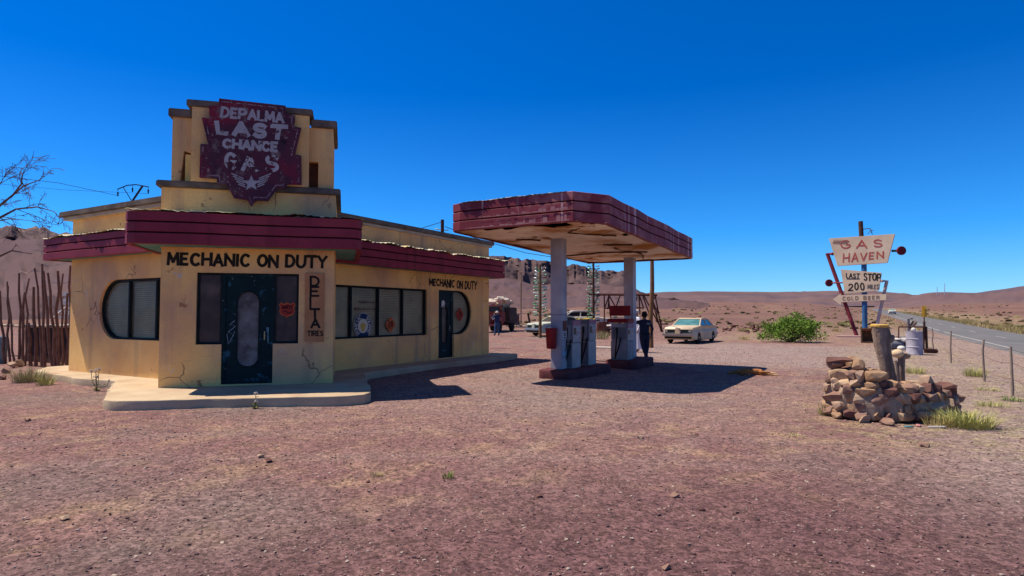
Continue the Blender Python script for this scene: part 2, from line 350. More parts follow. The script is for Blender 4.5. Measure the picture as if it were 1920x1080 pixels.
def make_ground():
    rs = [.3]
    while rs[-1] < 5200: rs.append(rs[-1]*1.024+.004)
    rs = np.array(rs)
    az = np.concatenate([np.linspace(-48, 48, 420), np.linspace(52, 308, 65)])
    th = np.radians(az)[None, :]; r = rs[:, None]
    X = r*(np.sin(th)*RT.x+np.cos(th)*FH.x); Y = r*(np.sin(th)*RT.y+np.cos(th)*FH.y); Zz = hgt(X, Y)
    n, m = X.shape
    v = np.stack([X, Y, Zz], -1).reshape(-1, 3)
    i, j = np.meshgrid(np.arange(n-1), np.arange(m), indexing='ij'); j2 = (j+1) % m
    f = np.stack([i*m+j, (i+1)*m+j, (i+1)*m+j2, i*m+j2], -1).reshape(-1, 4)
    fs = f[:, ::-1].tolist()+[tuple(range(m))]
    me = bpy.data.meshes.new('ground'); me.from_pydata(v.tolist(), [], fs); me.update()
    d = (v[:, 0]*FH.x+v[:, 1]*FH.y); x, y = v[:, 0], v[:, 1]
    drive = sst(-12, -8, x)*(1-sst(2.2, 3.4, x))*sst(19, 24, y)*(1-sst(33, 38, y))*.9
    drive = np.maximum(drive, (1-sst(3.0, 5.0, np.abs(x-4.6)))*.9*(1-sst(60, 90, y)))
    farm = sst(36, 75, d); lft = np.clip((-x-13)/4, 0, 1)
    gr = sst(2.5, 3.5, x)*(1-sst(5, 6, x))*.25+sst(11.3, 12.5, x)*(1-sst(17, 30, x))*.8+.45*sst(-1.8, .4, x)*(1-sst(3, 4, x))*sst(8.2, 9.6, y)
    gr = np.maximum(gr, .5*(1-sst(2.5, 6, np.abs(x+5)))*sst(36, 42, y)*(1-sst(70, 120, y)))
    for cx in (-3.35, -1.75, .6, 2.1):
        tr = np.exp(-((x-cx-.35*np.sin(y*.13+cx)-np.clip(y-20, 0, 30)*.03)/.17)**2)*sst(3, 7, y)*(1-sst(34, 42, y))*.32; drive = np.maximum(drive, tr)
    for rr in (15.2, 16.7):
        tr = np.exp(-((np.hypot(x-3, y+7.5)-rr)/.18)**2)*(x < 3)*.28; drive = np.maximum(drive, tr)
    s_ = x*RT.x+y*RT.y
    drive = np.maximum(drive, .45*(1-sst(2.5, 6.5, np.hypot((x+6.5)*.8, y-12.5))))
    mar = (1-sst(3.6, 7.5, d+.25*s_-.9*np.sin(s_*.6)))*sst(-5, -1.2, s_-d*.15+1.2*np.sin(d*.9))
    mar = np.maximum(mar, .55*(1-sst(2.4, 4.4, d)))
    tint = np.stack([drive, farm, np.clip(gr, 0, 1), np.clip(mar, 0, 1)*.9], -1).astype(np.float32)
    a = me.color_attributes.new('tint', 'FLOAT_COLOR', 'POINT'); a.data.foreach_set('color', tint.reshape(-1))
    me.materials.append(GM); me.shade_smooth()
    o = bpy.data.objects.new('ground', me); COL.objects.link(o); tag(o, kind='structure')
make_ground()

ROCKM = mat('cliff_rock', (.055, .034, .040), (.10, .062, .062), .06, .95, bump=1.0, bsc=.5, third=((.22, .14, .12), .025, .55, .75), chips=[((.05, .032, .04), .12, .56, .08)])
HILLM = mat('hill_slope', (.078, .045, .050), (.115, .066, .063), .012, .95, bump=.5, bsc=.3, third=((.10, .06, .068), .03, .46, .62), chips=[((.06, .038, .045), .16, .575, .04), ((.26, .16, .14), .3, .64, .06)])
FARM = mat('far_hill_slope', (.115, .068, .072), (.155, .092, .082), .0022, .95, third=((.10, .066, .078), .005, .48, .62), chips=[((.10, .07, .075), .02, .60, .1)])
def interp(px, tab): return float(np.interp(px, [t[0] for t in tab], [t[1] for t in tab]))
def fbm(x, y, z, o=4): return mnoise.fractal((x, y, z), 1.0, 2.0, o)
def ridge(name, x0, x1, nx, top, base, d0, dbase, dtop, dback, foot, amp, seed):
    vs = []; fs = []; rows = [('f', 0), *[('t', k/26) for k in range(1, 27)], *[('c', k/26) for k in range(1, 27)], *[('p', k/4) for k in range(1, 5)], ('b', 1)]
    mi = []
    for i in range(nx+1):
        px = x0+(x1-x0)*i/nx; yt = interp(px, top); yb = interp(px, base); yf = interp(px, foot)
        zt = far(px, yt, dtop).z; zb = far(px, yb, dbase).z; zf = far(px, yf, d0).z
        zt += fbm(px*.05, seed, 9)*amp*.10
        for kd, t in rows:
            if kd == 'f': d, z = d0*.8, zf-14
            elif kd == 't':
                d = d0+(dbase-d0)*t; z = zf+(zb-zf)*(t**1.5)
                q = fbm(px*.025, t*3, seed); d += q*amp*.35; z += fbm(px*.06, t*6, seed+3, 6)*amp*.10*(.3+t)*(1.15-t)
            elif kd == 'c':
                t4 = min(max(t+.30*fbm(px*.045, 3, seed+9), 0), .9999)*4; st_ = (math.floor(t4)+max(0, (t4 % 1)-.45)/.55)/4 if t < 1 else 1
                d = dbase+(dtop-dbase)*(.5*t+.5*st_); z = zb+(zt-zb)*(t**.85)
                but = fbm(px*.03, t*.3, seed+7, 4)*amp*1.25+abs(fbm(px*.045, t*.6, seed+5, 3))*amp*.8+fbm(px*.3, t*14, seed+8)*amp*.07
                d += but*min(1, t*2+.15)
            elif kd == 'p': d = dtop+(dback-dtop)*t+fbm(px*.03, 0, seed+7, 4)*amp*1.0*(1-t)+8; z = zt+(dback-dtop)*.01*t
            else: d, z = dback*1.5, zf-20
            p = far(px, 588, d); vs.append((p.x, p.y, z))
    m = len(rows)
    for i in range(nx):
        for k in range(m-1):
            fs.append((i*m+k, (i+1)*m+k, (i+1)*m+k+1, i*m+k+1)); mi.append(1 if rows[k+1][0] == 'c' else 0)
    mb = MB(); mb.v, mb.f, mb.mi = vs, fs, mi
    return tag(mb.build(name, [HILLM, ROCKM], smooth=25), kind='structure')
ridge('mesa', 560, 1330, 240, [(560, 470), (800, 477), (916, 479), (979, 486), (1012, 487), (1062, 494), (1104, 501), (1123, 506), (1168, 505), (1182, 512), (1192, 541), (1215, 552), (1260, 560), (1330, 568)],
      [(560, 520), (900, 524), (945, 520), (995, 533), (1062, 533), (1104, 532), (1168, 538), (1182, 540), (1192, 545), (1215, 554), (1260, 561), (1330, 569)],
      230, 325, 362, 540, [(560, 560), (1000, 561), (1150, 564), (1240, 566), (1330, 570)], 16, 2.3)
ridge('rocky_hill', -700, 640, 260, [(-700, 440), (-300, 410), (0, 421), (60, 426), (135, 437), (400, 470), (640, 500)],
      [(-700, 470), (-300, 450), (0, 446), (60, 450), (135, 456), (400, 490), (640, 515)], 95, 180, 215, 330, [(-700, 560), (0, 556), (640, 562)], 9, 5.1)
def far_ridge(name, tab, d, seed, foot, nx=200, amp=.9):
    x0, x1 = tab[0][0], tab[-1][0]; vs = []; fs = []; K = 14
    for i in range(nx+1):
        px = x0+(x1-x0)*i/nx; yt = interp(px, tab)+fbm(px*.02, seed, 0)*amp
        for k in range(K+2):
            t = k/K; y = foot+(yt-foot)*min(t, 1)**.9
            dd = d*(.5+.5*t)*(1+.07*fbm(px*.014, t*2.2, seed)) if k <= K else d*1.4
            p = far(px, 588, dd); z = EYE+(588-y)/FPX*dd+(fbm(px*.03, t*6, seed+4)*d*.0022 if 0 < k < K else 0) if k <= K else -60
            vs.append((p.x, p.y, z))
    m = K+2
    for i in range(nx):
        for k in range(m-1): fs.append((i*m+k, (i+1)*m+k, (i+1)*m+k+1, i*m+k+1))
    mb = MB(); mb.v, mb.f, mb.mi = vs, fs, [0]*len(fs)
    return tag(mb.build(name, FARM, smooth=True), kind='structure')
far_ridge('far_hills', [(1100, 560), (1215, 549), (1260, 547), (1330, 546), (1420, 547), (1500, 547), (1560, 545), (1640, 546), (1680, 549), (1712, 553), (1760, 552), (1900, 556), (2300, 560)], 2100, 1.7, 574)
far_ridge('side_hill', [(1640, 575), (1690, 562), (1730, 551), (1752, 548), (1790, 548), (1830, 549), (1870, 544), (1920, 536), (2000, 525), (2200, 500), (2600, 470)], 900, 8.2, 586)

# road along +Y
ASPH = mat('old_asphalt', (.115, .11, .115), (.15, .14, .14), .6, .9, bump=.4, bsc=60, third=((.10, .095, .10), .3, .55, .7))
WHT = mat('worn_road_paint', (.45, .42, .39), (.26, .24, .23), 3, .8)
rb = MB(); ys = [-60+2.5*i for i in range(60)]+[90+6*i for i in range(75)]
def rz(y): return hz(8.7, y)+.035+.0009*max(y, 0)
def roadx(x, y): return x
for i in range(len(ys)-1):
    a, b_ = ys[i], ys[i+1]
    for xa, xb in ((5.9, 8.5), (8.5, 11.1)):
        rb.quad((xa, a, rz(a)), (xb, a, rz(a)), (xb, b_, rz(b_)), (xa, b_, rz(b_)))
    rb.quad((5.5, a, rz(a)-.25), (5.9, a, rz(a)), (5.9, b_, rz(b_)), (5.5, b_, rz(b_)-.25)); rb.quad((11.5, a, rz(a)-.25), (11.1, a, rz(a)), (11.1, b_, rz(b_)), (11.5, b_, rz(b_)-.25))
tag(rb.build('road', ASPH), kind='structure')
ln = MB(); rng = random.Random(4)
def line(x, a, b_, w=.13):
    y = a
    while y < b_-.01:
        e = min(y+2.5, b_); ln.quad((x-w/2, y, rz(y)+.006+.0001*y), (x+w/2, y, rz(y)+.006+.0001*y), (x+w/2, e, rz(e)+.006+.0001*e), (x-w/2, e, rz(e)+.006+.0001*e)); y = e
for a, b_ in ((12, 21.3), (21.6, 34.0), (38, 66), (70, 160)): line(6.25, a, b_)
for k in range(-2, 14): line(8.5, 14+k*13, 18+k*13, .11)
tag(ln.build('road_marking', WHT), kind='structure')

# gravel: uncountable small stones
GRM = [mat('gravel_purple', (.17, .085, .09), (.24, .135, .125), 20), mat('gravel_pale', (.30, .215, .185), (.40, .31, .26), 20), mat('gravel_dark', (.045, .028, .032), (.08, .05, .05), 20)]
def make_gravel():
    rng = random.Random(11); protos = []
    for k in range(14):
        mb = MB(); mb.rock((0, 0, 0), (1, rng.uniform(.6, .95), rng.uniform(.35, .6)), rng, 9); protos.append((np.array(mb.v), mb.f))
    vs = []; fs = []; mi = []; base = 0; nr = np.random.default_rng(5)
    for _ in range(30000):
        d = 1.9*math.exp(rng.random()*2.75); u = rng.uniform(-1.0, 1.0)*d
        x, y = (RT*u+FH*d).xy
        if (x < -11 and y > 7.3 and y < 20) or x > 5.5: continue
        if -fp(0, 0).dot(FN) and (Vector((x, y, 0)).dot(FN) < -11.4 and x < -7.8 and y < 12): continue
        s = .008+.028*rng.random()**4+.0017*d*rng.random()
        pv, pf = protos[rng.randrange(14)]; a = rng.random()*6.28; ca, sa = math.cos(a), math.sin(a)
        q = pv*s; v = np.empty_like(q); v[:, 0] = q[:, 0]*ca-q[:, 1]*sa+x; v[:, 1] = q[:, 0]*sa+q[:, 1]*ca+y; v[:, 2] = q[:, 2]+hz(x, y)+s*.12
        vs.append(v); fs += [tuple(i+base for i in f) for f in pf]; mm = rng.choices((0, 1, 2), (.56, .24, .20))[0]; mi += [mm]*len(pf); base += len(pv)
    mb = MB(); mb.v = np.concatenate(vs).tolist(); mb.f = fs; mb.mi = mi
    me = bpy.data.meshes.new('gravel'); me.from_pydata(mb.v, [], fs)
    for m_ in GRM: me.materials.append(m_)
    me.polygons.foreach_set('material_index', mi); me.update()
    o = bpy.data.objects.new('gravel', me); COL.objects.link(o)
    tag(o, 'loose maroon and pale gravel scattered over the forecourt', 'gravel', kind='stuff')
make_gravel()

# pavement slab round the station
def slab():
    P = [(-19.75, 8.5), (-18.6, 7.75), (-15.7, 7.36), (-14.4, 7.5), (-11.72, 5.98), (-11.4, 5.78), (-11.12, 5.78), (-10.85, 5.95), (-8.12, 8.22), (-8.0, 8.5), (-8.12, 8.8), (-10.75, 11.45), (-10.95, 12.0), (-10.98, 19.6), (-11.2, 19.95), (-12.2, 20.0), (-12.2, 10.4), (-13.0, 9.0), (-18.4, 9.0), (-19.75, 9.0)]
    rng = random.Random(3); Q = []
    for i, p in enumerate(P):
        q = P[(i+1) % len(P)]; n = max(1, int(math.dist(p, q)/.22)) if i < 15 else 1
        for k in range(n):
            t = k/n; j = .035 if 0 < k else 0
            Q.append((p[0]+(q[0]-p[0])*t+rng.uniform(-j, j), p[1]+(q[1]-p[1])*t+rng.uniform(-j, j)))
    mb = MB(); add_plate(mb, [Q], .34, lambda u, v, d: Vector((u, v, d)), .025)
    tag(mb.build('pavement', CONC, smooth=35), kind='structure')
slab()
# ================================================================== GAS STATION
ST_ = thing('gas_station', 'yellow plastered roadside station with maroon striped fascia and stepped corner tower', 'building', (-13.5, 11, 0))
def dshape(xa, xb, z0, z1, left=True, n=14):   # D outline: round end
    r = (z1-z0)/2; zc = (z0+z1)/2
    if left: return [(xb, z0), (xb, z1)]+[(xa+r+r*math.cos(math.radians(90+180*i/n)), zc+r*math.sin(math.radians(90+180*i/n))) for i in range(n+1)]
    return [(xa, z1), (xa, z0)]+[(xb-r+r*math.cos(math.radians(-90+180*i/n)), zc+r*math.sin(math.radians(-90+180*i/n))) for i in range(n+1)]
def inset_poly(poly, k):      # crude inward offset
    n = len(poly); out = []
    ar = sum(poly[i][0]*poly[(i+1) % n][1]-poly[(i+1) % n][0]*poly[i][1] for i in range(n)); sg = 1 if ar > 0 else -1
    for i in range(n):
        a, b, c = Vector(poly[i-1]), Vector(poly[i]), Vector(poly[(i+1) % n]); t1 = (b-a).normalized(); t2 = (c-b).normalized()
        n1 = Vector((-t1.y, t1.x))*sg; n2 = Vector((-t2.y, t2.x))*sg; m = n1+n2; m = m/max(m.dot(n1), .3) if m.length > 1e-6 else n1
        out.append(tuple(b+m*k))
    return out
frF = lambda u, v, d: fp(u, v, d)
frR = lambda u, v, d: Vector((-11.9+d, u, v))
frL = lambda u, v, d: Vector((u, 8.18-d, v))
def sh(fr, o): return lambda u, v, d: fr(u, v, d+o)
def wall(outer, holes, fr):
    mb = MB(); add_plate(mb, [outer]+holes, .2, sh(fr, -.1)); return mb.build('wall', PL, ST_)
porch_hole = [(-2.9, 1.02), (-2.42, 1.02), (-2.42, .2), (-1.43, .2), (-1.43, 1.02), (-.93, 1.02), (-.93, 2.49), (-2.9, 2.49)]
wall([(-3.56, .15), (-.22, .15), (-.22, 2.98), (-3.56, 2.98)], [porch_hole], frF)
r_hole = [(15.47, .98), (15.47, 2.41), (10.9, 2.41), (10.9, .98)]
dR = dshape(16.93, 18.0, .95, 2.42, False)
rd_hole = [(16.93, 2.42), (16.07, 2.42), (16.07, .2), (16.93, .2)]+dR[1:]
wall([(9.6, .13), (19.15, .13), (19.15, 4.08), (9.6, 4.08)], [r_hole, rd_hole], frR)
l_hole = dshape(-16.5, -13.0, 1.03, 2.48)
wall([(-17.9, .13), (-11.95, .13), (-11.95, 4.08), (-17.9, 4.08)], [l_hole], frL)
mb = MB(); mb.abox(-3.56, -3.36, -2.2, -.2, .15, 2.98); mb.abox(-.42, -.22, -3.2, -.2, .15, 2.98); mb.build('wall', PL, ST_)   # porch side walls
mb = MB(); mb.box2((-17.9, 8.38, 0), (-17.7, 19.15, 4.08)); mb.box2((-17.7, 18.95, 0), (-12.1, 19.15, 4.08)); mb.build('wall', PL, ST_)
mb = MB(); mb.box2((-18.2, 7.98, 4.16), (-11.78, 19.35, 4.3)); mb.build('roof_coping', PLC, ST_, bevel=.02)
mb = MB(); mb.box2((-18.12, 8.05, 4.08), (-11.84, 19.28, 4.157)); mb.build('roof_edge', mat('cream_edge', (.52, .42, .29), (.40, .30, .2), 2), ST_)
# tower
mb = MB(); mb.abox(-3.58, -.20, -2.4, .02, 2.983, 4.2); mb.build('tower_base', PL, ST_)
mb = MB(); mb.abox(-3.66, -.10, -2.5, .12, 4.202, 4.33); mb.build('tower_ledge', PLC, ST_, bevel=.02)
mb = MB()
add_plate(mb, [[(-3.42, 4.333), (-.27, 4.333), (-.27, 5.66), (-3.42, 5.66)], [(-3.26, 4.36), (-2.98, 4.36), (-2.98, 4.93), (-3.2, 4.98)], [(-.80, 4.36), (-.57, 4.36), (-.57, 4.92), (-.80, 4.92)]], .14, sh(frF, -.11))
mb.abox(-3.42, -3.28, -1.7, -.183, 4.333, 5.66); mb.abox(-.41, -.27, -1.7, -.183, 4.333, 5.66); mb.abox(-3.28, -.41, -.95, -.8, 4.333, 5.4)
mb.build('tower_wall', PL, ST_)
mb = MB(); mb.abox(-3.03, -.76, -.038, .12, 4.333, 5.86); mb.build('tower_pilaster', PL, ST_)
def coping(boxes):
    mb = MB()
    for b_ in boxes: mb.abox(*b_)
    return mb.build('tower_coping', PLC, ST_, bevel=.018)
coping([(-3.49, -3.06, -1.75, .03, 5.662, 5.83)]); coping([(-.73, -.19, -1.75, .03, 5.662, 5.83)]); coping([(-3.13, -.69, -.6, .165, 5.862, 6.0)])
mb = MB(); mb.abox(-3.18, -2.985, -.15, -.09, 4.365, 4.92); mb.build('niche_sunlight_panel', mat('painted_niche_sunlight', (.93, .66, .22), (.85, .55, .16), 3), ST_)  # added panel in the left niche, its brighter yellow paints in sunlight
mb = MB(); mb.abox(-.81, -.56, -.30, -.24, 4.34, 4.95); mb.build('niche_board', mat('brown_board', (.16, .07, .035), (.10, .045, .025), 4), ST_)

# fascia
def fascia(path, z0, z1, closed=False, name='fascia', parent=ST_, m=MAR, zf=None, back=-.10, jog=0, seed=1):
    rng = random.Random(seed); H_ = z1-z0; g = .028
    prof = [(back, z0)]; mi = [0]
    for k in range(3):
        a = z0+H_*k/3+(g if k else 0); b_ = z0+H_*(k+1)/3-(0 if k == 2 else 0)
        prof += [(.0, a), (.012, a+.006), (.012, b_-.008), (.004, b_)]; mi += [0, 0, 0, 0]
        if k < 2: prof += [(-.035, b_), (-.035, b_+g)]; mi += [1, 1]
        mi = mi[:len(prof)]
    prof.append((back, z1)); n = len(path); P = []
    # subdivide for slight waviness
    pts = []
    for i in range(n if closed else n-1):
        a, b_ = Vector(path[i]), Vector(path[(i+1) % n]); L_ = (b_-a).length; q = max(1, int(L_/.9))
        for k in range(q): pts.append((a.lerp(b_, k/q), k > 0))
    if not closed: pts.append((Vector(path[-1]), False))
    m_ = len(pts); vs = []; K = len(prof)
    for i, (p, mid) in enumerate(pts):
        a = pts[i-1][0] if (i or closed) else None; b_ = pts[(i+1) % m_][0] if (i < m_-1 or closed) else None
        t1 = (p-a).normalized() if a is not None else None; t2 = (b_-p).normalized() if b_ is not None else None
        if t1 is None: t1 = t2
        if t2 is None: t2 = t1
        n1 = Vector((t1.y, -t1.x)); n2 = Vector((t2.y, -t2.x)); nn = n1+n2; nn = nn/nn.dot(n1)
        j = rng.uniform(-jog, jog) if mid else 0
        for o, z in prof: vs.append((p.x+nn.x*(o+j), p.y+nn.y*(o+j), z+j*.6))
    mb = MB(); segs = m_ if closed else m_-1
    for i in range(segs):
        for k in range(K-1): mb.f.append((i*K+k, ((i+1) % m_)*K+k, ((i+1) % m_)*K+k+1, i*K+k+1)); mb.mi.append(1 if prof[k][0] < 0 and 0 < k < K-2 or (prof[k+1][0] == -.035) else 0)
    mb.v = vs
    if not closed: mb.add([vs[k] for k in range(K)], [tuple(range(K))]); mb.add(vs[-K:], [tuple(range(K))])
    if zf: mb.v = [(x, y, z+zf(x, y)) for x, y, z in mb.v]
    return mb.build(name, [m, MARG], parent)
def xy(a, off): p = fp(a, 0, off); return (p.x, p.y)
# outline (outward is to the right of travel direction): left wing west return -> left wing -> porch canopy -> right wing
XL, YL, XR, YE = -18.45, 7.78, -11.3, 19.25
lw = fascia([(XL, 9.6), (XL, YL), (-12.6, YL)], 3.03, 3.57, seed=1, jog=.012)
pc = fascia([xy(-4.05, -1.6), xy(-4.05, .48), xy(-3.98, .62), xy(-3.84, .70), xy(.12, .70), xy(.26, .62), xy(.33, .48), xy(.33, -2.6)], 2.98, 3.6, seed=2, jog=.01)
rw = fascia([(XR, 10.4), (XR, YE), (-11.95, YE)], 2.93, 3.54, seed=3, jog=.012)
# soffits and roof sheets
mb = MB(); mb.quad(Vector(fp(-4.0, 3.0, -1.6)), fp(-4.0, 3.0, .5), fp(-3.8, 3.0, .66), fp(.1, 3.0, .66), fp(.28, 3.0, .5), fp(.28, 3.0, -2.6)); mb.build('soffit', TURQ, ST_)
mb = MB(); mb.quad((XL+.05, 9.5, 3.05), (XL+.05, YL+.05, 3.05), (-12.4, YL+.05, 3.05), (-12.4, 8.175, 3.05), (-17.905, 8.175, 3.05), (-17.905, 9.5, 3.05)); mb.build('soffit', TURQ, ST_)
mb = MB(); mb.quad((XR-.05, 10.5, 2.955), (XR-.05, YE-.05, 2.955), (-11.895, YE-.05, 2.955), (-11.895, 10.5, 2.955)); mb.build('soffit', TURQ, ST_)
def sheet(pts_in, pts_out, z0, seed, name='roof_sheet', amp=.028, m=CORR, parent=ST_, zf=None):
    rng = random.Random(seed); mb = MB(); L_ = math.dist(pts_in[0], pts_in[1]); n = int(L_/.045); rows = []
    for i in range(n+1):
        t = i/n; a = Vector(pts_in[0]).lerp(Vector(pts_in[1]), t); b_ = Vector(pts_out[0]).lerp(Vector(pts_out[1]), t)
        j = fbm(t*L_*1.3, seed, 0)*.05+rng.uniform(-.012, .012); w = math.sin(t*L_*2*math.pi/.16)*amp*.22+fbm(t*L_*1.7, seed, 3)*amp*1.5
        e = b_+(b_-a).normalized()*(.03+j)
        rows.append(((a.x, a.y, z0+.05+w), (b_.x, b_.y, z0+w), (e.x, e.y, z0-.006+w-abs(j)*.3)))
    for r in rows: mb.v += [(x, y, z+(zf(x, y) if zf else 0)) for x, y, z in r]
    for i in range(n):
        for k in range(2): mb.f.append((i*3+k, (i+1)*3+k, (i+1)*3+k+1, i*3+k+1)); mb.mi.append(0)
    return mb.build(name, m, parent)
sheet(((XL, 8.175), (-12.6, 8.175)), ((XL-.02, YL-.02), (-12.6, YL-.02)), 3.605, 3)
sheet((xy(-4.05, .03), xy(.33, .03)), (xy(-4.0, .72), xy(.28, .72)), 3.635, 4)
sheet((xy(-.15, -2.6), xy(-.15, .0)), (xy(.35, -2.6), xy(.35, .5)), 3.632, 6)
sheet((xy(-4.05, .03), xy(-4.05, -1.2))[::-1], (xy(-4.09, .55), xy(-4.09, -1.2))[::-1], 3.633, 8)
sheet(((-11.895, 10.4), (-11.895, YE+.12)), ((XR+.02, 10.4), (XR+.05, YE+.12)), 3.575, 5, amp=.045)

# doors and windows
def door(u0, u1, z0, z1, fr, panel, big=True):
    mb = MB(); ov = [((u0+u1)/2+.24*(u1-u0)*math.cos(a*math.pi/12), 0) for a in range(24)]
    uc = (u0+u1)/2; hw = (.24 if big else .22)*(u1-u0); za, zb = z0+(.33 if big else .45), z1-(.30 if big else .45)
    oval = [(uc+hw*math.cos(math.radians(t)), (zb-hw if t <= 180 else za+hw)+hw*math.sin(math.radians(t))) for t in range(0, 360, 15)]
    add_plate(mb, [[(u0, z0), (u1, z0), (u1, z1), (u0, z1)], oval], .05, sh(fr, -.11), .004)
    d = mb.build('door', DOOR, ST_)
    mb = MB(); add_plate(mb, [inset_poly(oval, -.01)], .012, sh(fr, -.12)); mb.build('glass', panel, d)
    mb = MB(); add_plate(mb, [inset_poly(oval, -.03), oval], .02, sh(fr, -.08)); mb.build('moulding', FRAME, d)
    mb = MB(); p = fr(u1-.10*(u1-u0), (z0+z1)/2-.12, -.05); mb.tube([fr(u1-.1, (z0+z1)/2-.12+k, -.045) for k in (-.09, .09)], .014, 6); mb.tube([fr(u1-.1, (z0+z1)/2-.12, -.085), fr(u1-.1, (z0+z1)/2-.12, -.045)], .018, 6)
    mb.build('handle', mat('dull_brass', (.35, .30, .2), rough=.4, metal=.8), d)
    return d
fd = door(-2.36, -1.50, .22, 2.40, frF, ETCH)
mb = MB(); pen = Pen(mb, lambda u, v: frF(u, v, -.083), FN, .002)   # scratched zigzag graffiti on the door's left stile
pen.stroke([(-2.33, 1.22), (-2.30, 1.02), (-2.20, 1.22), (-2.31, 1.26), (-2.16, 1.40), (-2.28, 1.42), (-2.19, 1.5)], .012)
mb.build('scratches', mat('pale_scratch', (.3, .36, .4)), fd)
mb = MB()
for r in range(4): mb.add([frF(-1.535+.0+.01*r, 1.02+.012*r, -.08), frF(-1.52, 1.02, -.08), frF(-1.52, 1.36, -.08), frF(-1.57, 1.36, -.08)], [(0, 1, 2, 3)]) if r == 0 else None
mb.build('paint_chip', mat('pale_blue_chip', (.18, .32, .38), (.05, .12, .15), 6), fd)
for u0, u1 in ((-2.9, -2.42), (-1.43, -.93)):
    mb = MB(); q = [(u0, 1.02), (u1, 1.02), (u1, 2.49), (u0, 2.49)]
    add_plate(mb, [q, inset_poly(q, .045)], .07, sh(frF, -.10)); w = mb.build('window', FRAME, ST_)
    mb = MB(); add_plate(mb, [inset_poly(q, .04)], .01, sh(frF, -.11)); mb.build('pane', DGLS, w)
mb = MB(); q = [(-2.42, .205), (-1.43, .205), (-1.43, 2.488), (-2.42, 2.488)]; add_plate(mb, [q, [(-2.362, .215), (-1.498, .215), (-1.498, 2.405), (-2.362, 2.405)]], .10, sh(frF, -.11)); mb.build('door_frame', DOOR, ST_)
rdoor = door(16.15, 16.86, .22, 2.34, frR, DGLS, False)
mb = MB(); q = [(16.07, .205), (16.93, .205), (16.93, 2.418), (16.07, 2.418)]; add_plate(mb, [q, [(16.148, .215), (16.862, .215), (16.862, 2.345), (16.148, 2.345)]], .10, sh(frR, -.11)); mb.build('door_frame', DOOR, ST_)
mb = MB(); add_plate(mb, [[(16.42+.09*math.cos(math.radians(t)), 2.0+.09*math.sin(math.radians(t))) for t in range(0, 181, 20)]+[(16.33, 1.86), (16.51, 1.86)]], .004, sh(frR, -.075)); mb.build('notice', mat('white_notice', (.6, .58, .52)), rdoor)
def blinds(mbw, u0, u1, z0, z1, fr, off=-.17, clip=None, pitch=.05):
    n = int((z1-z0)/pitch); mb = MB()
    for k in range(n):
        z = z0+k*pitch
        ua, ub = u0, u1
        if clip: ua, ub = clip(z+pitch/2, u0, u1)
        if ub-ua < .05: continue
        mb.quad(fr(ua, z, off+.022), fr(ub, z, off+.022), fr(ub, z+pitch*.85, off-.02), fr(ua, z+pitch*.85, off-.02))
    mb.build('blinds', BLIND, mbw)
def window(poly, fr, mull, z0, z1, clipf, segs, fw=.05):
    mb = MB(); add_plate(mb, [poly, inset_poly(poly, fw)], .08, sh(fr, -.10))
    for u in mull: add_plate(mb, [[(u-fw*.6, z0+fw+.001), (u+fw*.6, z0+fw+.001), (u+fw*.6, z1-fw-.001), (u-fw*.6, z1-fw-.001)]], .074, sh(fr, -.10))
    w = mb.build('window', FRAME, ST_)
    mb = MB(); add_plate(mb, [inset_poly(poly, fw*.8)], .008, sh(fr, -.11)); mb.build('pane', GLASS, w)
    for u0, u1 in segs: blinds(w, u0, u1, z0+.03, z1-.03, fr, clip=clipf)
    return w
def clipL(z, u0, u1):
    r = .725; h = abs(z-1.755); k = -16.5+r-math.sqrt(max(r*r-h*h, 0)); return max(u0, k), u1
def clipR(z, u0, u1):
    r = .735; h = abs(z-1.685); k = 18.0-r+math.sqrt(max(r*r-h*h, 0)); return u0, min(u1, k)
lwin = window(l_hole, frL, (-15.3, -14.17), 1.03, 2.48, clipL, ((-16.5, -15.33), (-15.27, -14.2), (-14.14, -13.05)))
rwin = window(r_hole, frR, (12.22, 13.3, 14.36), .98, 2.41, None, ((10.95, 12.19), (12.25, 13.27), (13.33, 14.33), (14.39, 15.42)))
hwin = window([(16.932, 2.418)]+dR[1:] if False else dR, frR, (), .95, 2.42, clipR, ((16.97, 18.0),))
# painted lettering
rl = random.Random(7)
def letter_on(parent, txt, quad, n, w, m, name='lettering', lift=.004, **k):
    return [b_.build(name, m, parent) for b_ in Pen(MB(), bil(*quad), n, lift).text(txt, w, **k)]
fF = lambda px, py, o=0: on(px, py, FN, FC+o)
fR = lambda px, py, o=0: on(px, py, (1, 0, 0), -11.9+o)
letter_on(ST_, 'MECHANIC ON DUTY', (fF(315, 495), fF(611, 502), fF(612, 482), fF(316, 475)), FN, .06, BLK, jit=.05, rng=rl, space=.32)
letter_on(ST_, 'MECHANIC ON DUTY', (fR(805, 534), fR(893, 543), fR(894, 529), fR(805, 523)), (1, 0, 0), .06, BLK, jit=.04, rng=rl, space=.3)
